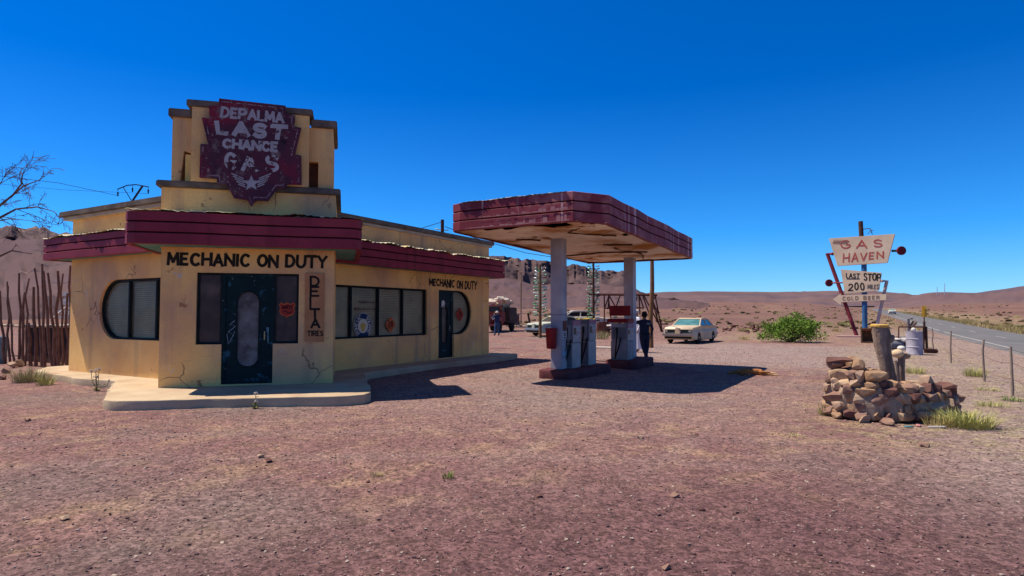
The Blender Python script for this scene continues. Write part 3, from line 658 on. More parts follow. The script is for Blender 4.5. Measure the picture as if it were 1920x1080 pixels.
# stickers on the glass
ORA = mat('orange_sticker', (.55, .14, .04), (.42, .08, .03), 8); REDS = mat('red_sticker', (.40, .05, .035), (.3, .04, .03), 8); CRM = mat('cream_paint', (.60, .52, .40)); BLU = mat('blue_sticker', (.015, .035, .10)); YEL = mat('yellow_centre', (.55, .36, .08)); GRN = mat('dark_red_paint', (.10, .025, .02))
def disc(fr, u, v, r, off, th=.004, n=28): mb = MB(); add_plate(mb, [[(u+r*math.cos(2*math.pi*i/n), v+r*math.sin(2*math.pi*i/n)) for i in range(n)]], th, sh(fr, off)); return mb
wo = -.102
st = disc(frR, 12.72, 1.31, .36, wo).build('round_sticker', CRM, rwin); ORG[st.name] = ORG[ST_.name]
mb = MB(); n = 36
add_plate(mb, [[(12.72+.345*math.cos(2*math.pi*i/n), 1.31+.345*math.sin(2*math.pi*i/n)) for i in range(n)], [(12.72+.20*math.cos(2*math.pi*i/n), 1.31+.20*math.sin(2*math.pi*i/n)) for i in range(n)]], .003, sh(frR, wo+.005)); mb.build('ring', BLU, rwin)
mb = MB(); add_plate(mb, [[(12.72+.09*math.cos(2*math.pi*i/n)*(1+.25*math.sin(6*math.pi*i/n)), 1.28+.12*math.sin(2*math.pi*i/n)) for i in range(n)]], .003, sh(frR, wo+.005)); mb.build('emblem', YEL, rwin)
for txt, a0, a1 in (('PONTIAC', 232, 108), ('SQUARE', 62, -52)):
    mb = MB(); pen = Pen(mb, lambda u, v: frR(u, v, wo+.0075), (1, 0, 0), .001)
    for i, c in enumerate(txt):
        a = math.radians(a0+(a1-a0)*(i+.5)/len(txt)); er = (math.cos(a), math.sin(a)); et = (math.sin(a), -math.cos(a)); w_ = .075
        for s_ in ST[c]: pen.stroke([(12.72+er[0]*(.225+.095*py)+et[0]*(px-.5)*w_, 1.31+er[1]*(.225+.095*py)+et[1]*(px-.5)*w_) for px, py in s_], .018)
    mb.build('lettering', CRM, rwin)
def badge(fr, u, v, r, m, par, seed, off=wo):
    q = [(u+r*(1+.12*math.cos(4*t))*math.cos(t), v+r*(1+.12*math.cos(4*t))*math.sin(t)) for t in [2*math.pi*i/28 for i in range(28)]]
    mb = MB(); add_plate(mb, [q], .004, sh(fr, off)); b_ = mb.build('sticker', m, par)
    mb = MB(); pen = Pen(mb, lambda a, c: fr(u+r*a, v+r*c, off+.003), (fr(0, 0, 1)-fr(0, 0, 0)), .001)
    pen.text('76', r*.22, box=(-.55, -.1, .55, .5)); pen.stroke([(-.5, -.3), (.5, -.3)], r*.13); pen.stroke([(-.35, -.55), (.35, -.55)], r*.10); mb.build('mark', GRN, b_)
badge(frR, 13.86, 1.33, .19, ORA, rwin, 1); badge(frR, 17.42, 1.62, .20, REDS, hwin, 2)
rq = random.Random(5); frd = mat('faded_red_brown', (.12, .05, .04))
for zz, ua, ub in ((1.93, 12.52, 13.12), (1.74, 12.35, 13.22)):
    u = ua; mb = MB(); pen = Pen(mb, lambda u, v: frR(u, v, wo), (1, 0, 0), .002)
    while u < ub:
        w_ = rq.uniform(.02, .06)
        for _ in range(2): pen.stroke([(u+rq.uniform(0, .03), zz+rq.uniform(0, .02)), (u+w_, zz+rq.uniform(.05, .08))], .018)
        u += w_+.025
    mb.build('faded_writing', frd, rwin)
# shield sticker on the right porch pane
pw = [c for c in ST_.children if c.name.startswith('window')][1]
def shield_pts(u, v, s): return [(u+s*a, v+s*b) for a, b in ((0, .95), (.35, .72), (.75, .95), (1, .55), (.82, .3), (.92, -.2), (.7, -.65), (.3, -.75), (0, -1), (-.3, -.75), (-.7, -.65), (-.92, -.2), (-.82, .3), (-1, .55), (-.75, .95), (-.35, .72))]
mb = MB(); q = shield_pts(-1.165, 1.73, .17); add_plate(mb, [q, inset_poly(q, .018)], .005, sh(frF, -.1)); mb.build('sticker_border', ORA, pw)
mb = MB(); add_plate(mb, [inset_poly(q, .018)], .004, sh(frF, -.1)); mb.build('sticker', REDS, pw)
mb = MB(); pen = Pen(mb, lambda a, b: frF(-1.165+.17*a, 1.73+.17*b, -.0965), FN, .001); pen.text('SAFETY', .014, box=(-.6, .15, .6, .5)); pen.stroke([(-.5, -.25), (-.1, -.1), (.1, -.45), (.5, -.3)], .02); mb.build('mark', mat('black_mark', (.02, .01, .01)), pw)

# ---- shield sign on the tower
SGN = mat('weathered_maroon_sign', (.115, .028, .045), (.060, .024, .040), 2.6, .7, bump=.4, bsc=16, third=((.22, .02, .04), 1.1, .5, .6), chips=[((.17, .11, .10), 3.2, .54, .10), ((.26, .19, .16), 7, .60, .03), ((.03, .012, .02), 5, .63, .03), ((.02, .06, .20), 1.6, .69, .02)])
def chipped(name, c, thr, sc=7): return mat(name, c, tuple(k*.8 for k in c), 4, .8, chips=[((.085, .024, .036), sc, thr, .02)])
SW = chipped('chipped_white_lettering', (.42, .375, .37), .60); SW2 = chipped('badly_chipped_white', (.50, .45, .43), .52, 5); SPK = chipped('chipped_pink_trim', (.34, .20, .21), .50, 6)
zp = lambda zx, zy: (280+zx/4, 160+zy/4)
SO = .235
out = [(522, 97), (1022, 152), (1022, 212), (1095, 224), (1085, 308), (1140, 318), (1092, 515), (1140, 527), (1142, 745), (1032, 742), (1030, 770), (960, 772), (925, 820), (890, 866), (800, 862), (762, 910), (735, 858), (635, 846), (580, 745), (508, 742), (505, 700), (375, 690), (382, 437), (440, 442), (392, 240), (448, 246), (448, 152), (522, 152)]
def s2(zx, zy, o=SO): px, py = zp(zx, zy); v = fF(px, py, o); return (v.dot(FA), v.z)
P2 = [s2(*q) for q in out]
sg = thing('shield_sign', 'weathered maroon shield sign with chipped white lettering and winged star on the tower', 'sign', fp(-1.75, 3.95, SO))
mb = MB(); add_plate(mb, [P2], .05, sh(frF, SO-.026)); mb.build('board', SGN, sg)
mb = MB(); pen = Pen(mb, lambda u, v: frF(*s2(u, v), SO), FN, .003)
I2 = [(q[0]*1.0, q[1]) for q in out]
cx_, cy_ = 765, 480
ins = inset_poly(out, 22)
for a, b_ in ((0, 4), (4, 9), (9, 12), (12, 16), (16, 20), (20, 25)): pen.stroke([ins[i] for i in range(a, min(b_, len(ins)-1)+1)], .022)
mb.build('border', SPK, sg)
def sgtxt(txt, q, w, m, **k):
    k_ = w*150; (a, b_, c, d) = q; q = ((a[0]+k_, a[1]-k_), (b_[0]-k_, b_[1]-k_), (c[0]-k_, c[1]+k_), (d[0]+k_, d[1]+k_))
    mb = MB(); Pen(mb, bil(*[frF(*s2(*p), SO) for p in q]), FN, .005).text(txt, w, rng=rl, jit=.03, **k); return mb.build('lettering', m, sg)
sgtxt('DEPALMA', ((532, 242), (1012, 285), (1010, 205), (540, 160)), .055, SW)
mb = MB(); Lf = bil(*[frF(*s2(*p), SO) for p in ((518, 358), (1010, 398), (1025, 312), (505, 278))]); p_ = Pen(mb, Lf, FN, .005); p_.text('LAST', .095, rng=rl, jit=.03, gap=.35); mb.build('lettering', SW, sg)
sgtxt('CHANCE', ((545, 470), (968, 505), (970, 425), (548, 398)), .06, SW)
sgtxt('G', ((562, 632), (660, 634), (655, 505), (560, 500)), .075, SW2); sgtxt('A', ((690, 640), (815, 645), (800, 525), (700, 520)), .075, SW2); sgtxt('S', ((865, 650), (975, 650), (975, 525), (865, 520)), .075, SW2)
mb = MB()
st5 = [(765+70*math.sin(math.radians(36*i))*(1 if i % 2 == 0 else .42), 735-62*math.cos(math.radians(36*i))*(1 if i % 2 == 0 else .42)) for i in range(10)]
add_plate(mb, [[s2(*q) for q in st5]], .004, sh(frF, SO+.006))
pen = Pen(mb, lambda u, v: frF(*s2(u, v), SO), FN, .005)
for sg_ in (-1, 1):
    for k in range(5): pen.stroke([(765+sg_*(46+k*4), 762-k*16), (765+sg_*(95+k*13), 742-k*20)], .022)
mb.build('winged_star', SW, sg)
# ---- vertical DELTA TIRES sign
DT = mat('rusted_tin_sign', (.40, .17, .07), (.50, .24, .11), 2.4, .8, third=((.58, .46, .38), .9, .56, .66), chips=[((.20, .07, .03), 6, .66, .03)])
ds = thing('tire_sign', 'narrow rusty upright tire sign with black letters beside the porch door', 'sign', fp(-.6, 1.05, .02))
mb = MB(); mb.abox(-.80, -.41, .004, .03, 1.05, 2.51); mb.build('board', DT, ds, bevel=.004)
def dlet(c, q, w): mb = MB(); Pen(mb, bil(*[fF(*p, .03) for p in q]), FN, .003).text(c, w, rng=rl, jit=.02); return mb.build('lettering', BLKC, ds)
x0_, y0_ = 280, 430
zq = lambda a, b: (280+a/3, 430+b/3)
for c, yb, yt, xa, xb in (('D', 318, 268, 908, 955), ('E', 375, 325, 908, 958), ('L', 448, 386, 906, 956), ('T', 498, 450, 908, 955), ('A', 552, 508, 912, 956), ('TIRES', 598, 572, 890, 976)):
    dlet(c, (zq(xa, yb), zq(xb, yb), zq(xb, yt), zq(xa, yt)), .045 if len(c) == 1 else .022)
# ================================================================== FUEL CANOPY
CX0, CX1, CY0, CY1, CZ = -8.72, -4.86, 12.15, 21.0, 3.65
sag = lambda x, y: -.019*(y-12.2)
def rrect(x0, x1, y0, y1, r, n=4):
    P = []
    for cx, cy, a in ((x1-r, y0+r, -90), (x1-r, y1-r, 0), (x0+r, y1-r, 90), (x0+r, y0+r, 180)):
        P += [(cx+r*math.cos(math.radians(a+90*i/n)), cy+r*math.sin(math.radians(a+90*i/n))) for i in range(n+1)]
    return P
cn = thing('fuel_canopy', 'flat canopy with maroon striped edge and stained peeling underside on two square columns', 'canopy', (-6.9, 16.8, 0))
path = [(CX0, CY0+.3), (CX0+.1, CY0+.08), (CX0+.35, CY0), (CX1-.55, CY0), (CX1, CY0+.75), (CX1, CY1-.4), (CX1-.1, CY1-.1), (CX1-.4, CY1), (CX0+.4, CY1), (CX0+.1, CY1-.1), (CX0, CY1-.4)]
fascia(path, CZ, CZ+.66, True, 'fascia', cn, CMAR, sag, jog=.014, seed=9)
mb = MB(); add_plate(mb, [[(p[0]*.985-6.79*.015, 16.6+(p[1]-16.6)*.985) for p in path]], .05, lambda u, v, d: Vector((u, v, CZ+.60+d+sag(u, v)))); mb.build('roof_deck', PLC, cn)
mb = MB(); nx_, ny_ = 26, 60; idx = {}
ins_ = inset_poly(path, .07)
def inside(px, py, P):
    c = False
    for i in range(len(P)):
        a, b_ = P[i-1], P[i]
        if (a[1] > py) != (b_[1] > py) and px < (b_[0]-a[0])*(py-a[1])/(b_[1]-a[1])+a[0]: c = not c
    return c
for i in range(nx_+1):
    for j in range(ny_+1):
        x = CX0+.02+(CX1-CX0-.04)*i/nx_; y = CY0+.02+(CY1-CY0-.04)*j/ny_
        if inside(x, y, ins_) or True:
            e = min(x-CX0, CX1-x, y-CY0, CY1-y); panel = (int((x-CX0)/1.25) % 2+int((y-CY0)/1.6) % 3)
            z = CZ+.035+sag(x, y)-(.05*min(1, e/.4)*(.4+fbm(x*.8, y*.6, 2)))+.022*fbm(x*2.5, y*2.5, 4)+(.014*panel-.014)
            idx[i, j] = len(mb.v); mb.v.append((x, y, z))
for i in range(nx_):
    for j in range(ny_):
        x = CX0+(CX1-CX0)*(i+.5)/nx_; y = CY0+(CY1-CY0)*(j+.5)/ny_
        if not inside(x, y, path): continue
        if 6 <= i <= 20 and j < 2+(i > 8)+(i > 13 and i < 18): continue       # lifted edge: dark gap behind the fascia
        if i == nx_-2 and 16 <= j <= 17: continue
        mb.f.append((idx[i, j], idx[i+1, j], idx[i+1, j+1], idx[i, j+1])); mb.mi.append(0)
mb.build('soffit', SOF, cn)
sheet(((CX0+.3, CY0+.3), (CX1-.7, CY0+.3)), ((CX0+.3, CY0-.01), (CX1-.7, CY0-.01)), CZ+.675, 12, 'roof_sheet', .010, CORR, cn, sag)
sheet(((CX0+.35, CY1-.3), (CX0+.35, CY0+.3)), ((CX0-.01, CY1-.3), (CX0-.01, CY0+.3)), CZ+.675, 13, 'roof_sheet', .010, CORR, cn, sag)
DRIP = mat('faded_pink_strip', (.42, .22, .21), (.34, .14, .15), 3)
rng = random.Random(23)
for kb, xa, xb in ((0, CX0+.5, CX1-.62), (1, CX0+.9, CX1-.62)):
    mb = MB(); x = xa; z_ = CZ+.22*kb+.012+(.03 if kb else .01)
    while x < xb:
        w_ = min(rng.uniform(.03, .14), xb-x); f = (x-xa)/(xb-xa); h_ = (.02+.13*f*rng.random() if rng.random() < .75 else .012); sg_ = sag(0, CY0)
        mb.quad((x, CY0-.03, z_+sg_), (x+w_, CY0-.03, z_+sg_), (x+w_*.9, CY0-.03, z_+h_+sg_), (x+w_*.1, CY0-.03, z_+h_+sg_)); x += w_
    mb.build('faded_strip', DRIP, cn)
CRK = mat('soffit_crack', (.05, .028, .018), (.16, .08, .04), 4)
rng = random.Random(19)
for pts_ in (((-5.6, 12.9), (-6.1, 13.5), (-5.5, 14.3), (-5.2, 14.5)), ((-7.9, 14.0), (-7.2, 14.5)), ((-6.2, 16.0), (-5.3, 16.4)), ((-8.3, 18.1), (-6.8, 17.7), (-5.4, 18.2)), ((-6.2, 16.8), (-5.9, 18.6), (-6.4, 20.2))):
    mb = MB(); P = []
    for i in range(len(pts_)-1):
        for k in range(6): t = k/6; P.append((pts_[i][0]+(pts_[i+1][0]-pts_[i][0])*t+rng.uniform(-.05, .05), pts_[i][1]+(pts_[i+1][1]-pts_[i][1])*t+rng.uniform(-.05, .05)))
    for i in range(len(P)-1):
        (xa, ya), (xb, yb) = P[i], P[i+1]; w_ = .014*math.sin(math.pi*(i+.5)/len(P))+.008; za, zb = CZ-.045+sag(xa, ya), CZ-.045+sag(xb, yb)
        mb.add([(xa, ya-w_, za), (xb, yb-w_, zb), (xb, yb+w_, zb+.005), (xa, ya+w_, za+.005), (xa, ya, za+.05), (xb, yb, zb+.05)], [(0, 1, 2, 3), (0, 4, 5, 1), (3, 2, 5, 4)])
    mb.build('loose_batten', CRK, cn)
COLM = mat('painted_column', (.42, .40, .43), (.30, .28, .31), 1.3, .7, bump=.15, streak=((.24, .20, .2), 2, .55, .8), third=((.55, .50, .46), .8, .55, .7))
def column(x, y, w, d):
    mb = MB(); zt = CZ+.06+sag(x, y); mb.box((x, y, (.2+zt)/2), (w, d, zt-.2)); c = mb.build('column', COLM, cn, bevel=.012)
    mb = MB(); mb.box((x, y, 1.62), (w+.012, d+.012, .03)); mb.build('seam', mat('column_seam', (.25, .24, .27)), c); return c
c1 = column(-6.97, 14.72, .31, .36); c2 = column(-6.74, 19.80, .31, .36)
# stickers on the near column's right face
for z0, z1, m_ in ((1.20, 1.46, mat('brown_sticker', (.16, .07, .05))), (.98, 1.17, mat('white_sticker', (.5, .46, .44))), (.55, .66, mat('pale_blue_sticker', (.25, .40, .52)))):
    mb = MB(); mb.box((-6.812, 14.74, (z0+z1)/2), (.004, .24, z1-z0)); mb.build('sticker', m_, c1)
mb = MB(); pen = Pen(mb, lambda u, v: Vector((-6.81, u, v)), (1, 0, 0), .003); pen.text('80', .02, box=(14.69, 1.1, 14.79, 1.14)) if False else None
for z in (1.02, 1.08, 1.13): pen.stroke([(14.69, z), (14.79, z)], .03)
mb.build('mark', BLKC, c1)
# red bucket hanging on the near column
REDP = mat('faded_red_paint', (.26, .018, .018), (.18, .012, .016), 3, .55, bump=.1)
bk = thing('red_bucket', 'red plastic bin hung on the front of the near canopy column', 'bin', (-7.03, 14.40, .72))
mb = MB(); mb.lathe((-7.03, 14.385, .74), [(.115, 0), (.125, .02), (.15, .50), (.165, .50), (.165, .53), (.135, .53), (.115, .04)], 18); mb.build('bin', REDP, bk, smooth=30)
mb = MB(); mb.tube([(-7.03+.15*math.cos(t), 14.385-.02, 1.26+.07*math.sin(t)) for t in [math.pi*i/8 for i in range(9)]], .008, 5); mb.build('handle', mat('bin_wire', (.2, .18, .17), rough=.4, metal=.7), bk)
# islands
ISL = mat('maroon_kerb', (.10, .028, .035), (.14, .05, .05), 2, .9, bump=.4, bsc=14, chips=[((.24, .17, .16), 3.5, .66, .04)])
def island(x0, x1, y0, y1, label):
    mb = MB(); add_plate(mb, [rrect(x0, x1, y0, y1, .18)], .3, lambda u, v, d: Vector((u, v, .05+d)), .03)
    o = mb.build('pump_island', ISL, smooth=35, org=((x0+x1)/2, (y0+y1)/2, 0)); tag(o, label, 'kerb', 'pump islands')
island(-7.32, -6.35, 14.18, 16.95, 'maroon kerb island under two grey pumps and the red bin')
island(-7.06, -6.1, 18.3, 20.3, 'maroon kerb island under the red topped pump')
# pumps
PGR = mat('pump_grey_panel', (.32, .29, .29), (.23, .21, .22), 2.5, .6, streak=((.10, .08, .08), 4, .55, .8)); PWH = mat('pump_pale_panel', (.50, .42, .38), (.38, .31, .29), 2.5, .6, chips=[((.22, .15, .13), 3, .66, .04)])
PPK = mat('pump_pink_header', (.42, .12, .17), (.35, .2, .22), 5, .6); PDK = mat('pump_dark_side', (.12, .12, .135), (.17, .165, .18), 3, .6); RUB = mat('black_rubber', (.012, .012, .013), rough=.6)
DSP = mat('pump_display', (.02, .02, .025), rough=.25); CHR = mat('dull_chrome', (.42, .40, .40), rough=.3, metal=.9)
def pump(x0, x1, y0, y1, z0, z1, label, red=False):
    cx, cy = (x0+x1)/2, (y0+y1)/2
    p = thing('fuel_pump', label, 'fuel pump', (cx, cy, z0), 'old fuel pumps')
    zm = z0+(z1-z0)*.52
    mb = MB(); mb.box2((x0, y0, z0), (x1, y1, zm)); mb.build('lower_cabinet', PWH if not red else PGR, p, bevel=.015)
    mb = MB(); mb.box2((x0+.01, y0+.01, zm+.002), (x1-.01, y1-.01, z1)); mb.build('upper_cabinet', PDK if not red else PGR, p, bevel=.015)
    mb = MB(); mb.box2((x1-.009, y0+.03, zm+.02), (x1+.012, y1-.03, z1-.14)); f = mb.build('face_panel', PWH, p, bevel=.005)
    mb = MB(); mb.box2((x1+.0125, y0+.06, zm+.38*(z1-zm)), (x1+.018, y0+.20, z1-.2)); mb.build('display', DSP, f)
    mb = MB(); mb.box2((x1+.0125, y0+.26, zm+.2*(z1-zm)), (x1+.016, y1-.06, z1-.25)); mb.build('price_card', mat('price_card', (.6, .55, .5), (.4, .16, .14), 9), f)
    mb = MB(); mb.box2((x1-.009, y0+.03, z1-.138), (x1+.014, y1-.03, z1-.005)); mb.build('header', PPK, p, bevel=.005)
    mb = MB(); mb.box2((x0+.02, y0-.004, z0+.03), (x1-.02, y0+.004, zm-.03)); mb.build('side_panel', PGR if red else PDK, p)
    mb = MB(); mb.box2((x0+.05, y0-.006, zm+.06), (x1-.05, y0+.006, z1-.12)); mb.build('side_panel', PGR if not red else PDK, p)
    hx = x0+.22; mb = MB(); mb.tube([(hx, y0-.02, zm+.30), (hx+.01, y0-.10, zm+.02), (hx, y0-.16, z0+.3), (hx-.02, y0-.14, z0+.05), (hx-.05, y0-.10, z0+.04), (hx+.10, y0-.07, zm-.1), (hx+.12, y0-.03, zm+.1)], .022, 7); mb.build('hose', RUB, p, smooth=True)
    mb = MB(); mb.box((hx, y0-.03, zm+.32), (.05, .05, .2)); mb.tube([(hx, y0-.05, zm+.25), (hx+.01, y0-.09, zm+.16)], .016, 6); mb.build('nozzle', RUB, p, bevel=.008)
    if red:
        mb = MB(); mb.box2((x0-.12, y0-.02, z1+.02), (x1+.02, y1+.02, z1+.15)); mb.build('red_header', REDP, p, bevel=.02)
        mb = MB(); mb.box2((x0-.08, y0+.1, z1+.24), (x1+.06, y0+.16, z1+.56)); mb.build('red_sign_panel', REDP, p, bevel=.01)
        mb = MB(); mb.box2((x0-.02, y0+.08, z1+.165), (x1+.04, y0+.14, z1+.19)); mb.build('trim_bar', CHR, p)
        for xx in (x0+.08, x1-.08):
            mb = MB(); mb.tube([(xx, y0+.13, z1+.15), (xx, y0+.13, z1+.26)], .015, 6); mb.build('sign_post', CHR, p)
    return p
pump(-7.05, -6.68, 14.94, 15.5, .2, 1.47, 'pale grey fuel pump with pink header standing next to the near column')
pump(-7.05, -6.68, 16.05, 16.62, .2, 1.49, 'worn grey fuel pump at the far end of the near island')
pump(-6.93, -6.38, 18.45, 19.05, .2, 1.34, 'grey fuel pump topped by two red boards beside the far column', True)
# white bench
bn = thing('white_bench', 'small white bench on the gravel between the two pump islands', 'bench', (-7.9, 20.2, 0))
WHP = mat('chalky_white_paint', (.62, .58, .54), (.45, .4, .36), 4, .8)
mb = MB(); mb.box((-7.95, 20.3, .46), (1.5, .36, .05)); mb.build('seat', WHP, bn, bevel=.01)
for xx in (-8.6, -7.3):
    mb = MB(); mb.box((xx, 20.3, .217), (.08, .30, .434)); mb.build('leg', WHP, bn, bevel=.008)

# ================================================================== ROADSIDE SIGN
sd = 44.0
sn = (-FH*.7-RT*.71).normalized(); scn = sn.dot(far(1620, 588, sd))
def fS(px, py, o=0): return on(px, py, sn, scn+o)
rs_ = thing('roadside_sign', 'leaning roadside sign cluster of three cream boards on a blue pole with red slanting pole', 'sign', fS(1620, 628))
BLUP = mat('faded_blue_paint', (.035, .13, .30), (.03, .09, .20), 2, .6, streak=((.10, .10, .14), 3, .6, .8)); RDP = mat('dull_red_steel', (.24, .035, .05), (.16, .02, .03), 2, .6); SLV = mat('faded_silver_steel', (.50, .42, .40), (.38, .26, .27), 2, .6); RST = mat('rusty_brown_steel', (.10, .045, .03), (.06, .03, .025), 4, .8)
BRD = mat('cream_board', (.60, .46, .34), (.50, .37, .27), .7, .85, streak=None, third=((.44, .30, .22), .5, .55, .75), chips=[((.70, .56, .42), 2.5, .66, .04)])
RLT = mat('faded_red_lettering', (.34, .055, .05), (.42, .12, .09), 2, .8, chips=[((.58, .44, .33), 3, .68, .03)])
mb = MB(); mb.tube([fS(1622, 640), fS(1620, 495)], .17, 10); mb.build('blue_pole', BLUP, rs_, smooth=40)
mb = MB(); mb.tube([fS(1618, 495), fS(1613.5, 415)], .15, 10); mb.build('upper_pole', RST, rs_, smooth=40)
mb = MB(); mb.tube([fS(1617, 430), fS(1631, 428), fS(1633, 433)], .03, 5)
for dx, dy in ((-6, 8), (3, 9), (6, 2), (1, 6)): mb.tube([fS(1633, 431), fS(1633+dx, 431+dy)], .018, 4)
mb.build('broken_bracket', RST, rs_)
mb = MB(); mb.tube([fS(1608, 634, -.45), fS(1551, 475, -.45), fS(1562, 476, -.3)], .13, 8); mb.build('slanting_pole', RDP, rs_)
mb = MB(); mb.tube([fS(1640, 632, -.3), fS(1645, 607, -.3), fS(1663, 526, -.3), fS(1652, 527, -.1)], .11, 8); mb.build('pale_slanting_pole', SLV, rs_)
def board(P, name, o=.24, th=.10):
    c = [fS(*p, o) for p in P]; mb = MB(); k = sn*th
    n = len(c); mb.add(c+[v-k for v in c], [tuple(range(n)), tuple(range(2*n-1, n-1, -1))]+[(i, i+n, (i+1) % n+n, (i+1) % n) for i in range(n)])
    return mb.build(name, BRD, rs_, bevel=.02)
b1 = board([(1554, 447), (1678, 438.5), (1664, 493), (1570, 499)], 'gas_board')
b2 = board([(1576, 505), (1653, 511.5), (1648, 545), (1584, 551.5)], 'last_stop_board')
b3 = board([(1561, 561.5), (1577, 550), (1577, 553.5), (1662.5, 551.5), (1662.5, 563), (1578, 567), (1577.5, 573.5)], 'arrow_board')
def let(par, txt, q, w, m, **k): return [b_.build('lettering', m, par) for b_ in Pen(MB(), bil(*[fS(*p, .24) for p in q]), sn, .012).text(txt, w, rng=rl, jit=.06, **k)]
let(b1, 'GAS', ((1576, 466), (1654, 463), (1654, 450), (1576, 452)), .10, RLT, gap=.55); let(b1, 'HAVEN', ((1581, 492), (1656, 483), (1656, 472), (1582, 476)), .09, RLT, gap=.4)
mb = MB(); pen = Pen(mb, lambda u, v: fS(u, v, .24), sn, .012)
for k in range(9): pen.stroke([(1562+k*3, 456+k*.1), (1564+k*3, 450), (1565+k*3, 457)], .06)
mb.build('scribble', mat('brown_scribble', (.22, .10, .09)), b1)
let(b2, 'LAST', ((1587, 520), (1611, 521), (1612, 513), (1587, 512)), .06, BLKC); let(b2, 'STOP', ((1620, 526), (1651, 526), (1652, 514), (1620, 513.5)), .08, BLKC)
let(b2, '200', ((1591, 544), (1621, 543), (1620, 530), (1591, 532)), .085, BLKC); let(b2, 'MILES', ((1627, 541), (1647, 541), (1648, 533), (1627, 534)), .05, mat('grey_lettering', (.10, .09, .09)))
mb = MB(); Pen(mb, lambda u, v: fS(u, v, .24), sn, .012).stroke([(1588, 522.8), (1611, 522.8)], .06); mb.build('underline', BLKC, b2)
let(b3, 'COLD BEER', ((1580, 563), (1649, 560.5), (1649, 554.5), (1580, 557)), .055, mat('brown_lettering', (.22, .14, .10)), gap=.5)
for P, nm in ((((1672, 470.5), (1683, 470)), (1690, 470, 8)), (((1580, 530), (1560, 530.5)), (1554.5, 530.5, 7))):
    mb = MB(); mb.tube([fS(*P[0], .1), fS(*P[1], .1)], .09 if nm[0] > 1600 else .06, 6); mb.build('disc_arm', RDP if nm[0] < 1600 else FRAME, rs_)
    mb = MB(); c = fS(nm[0], nm[1], .16); r = nm[2]*sd/FPX; Mx = Matrix((RT, ZZ, -FH)).transposed().to_3x3(); mb.lathe(c, [(r*.96, -.08), (r, -.05), (r, .05), (r*.96, .08)], 24, Mx); mb.build('red_disc', mat('dark_red_disc', (.13, .012, .02), rough=.6), rs_)
pq = G(1598, 632); mb = MB(); mb.box((pq.x, pq.y, pq.z+.03), (1.9, 1.2, .14)); tag(mb.build('sign_plinth', mat('pinkish_concrete', (.42, .26, .22), (.36, .22, .2), 2), bevel=.03), 'low pink concrete plinth under the slanting red pole', 'plinth')

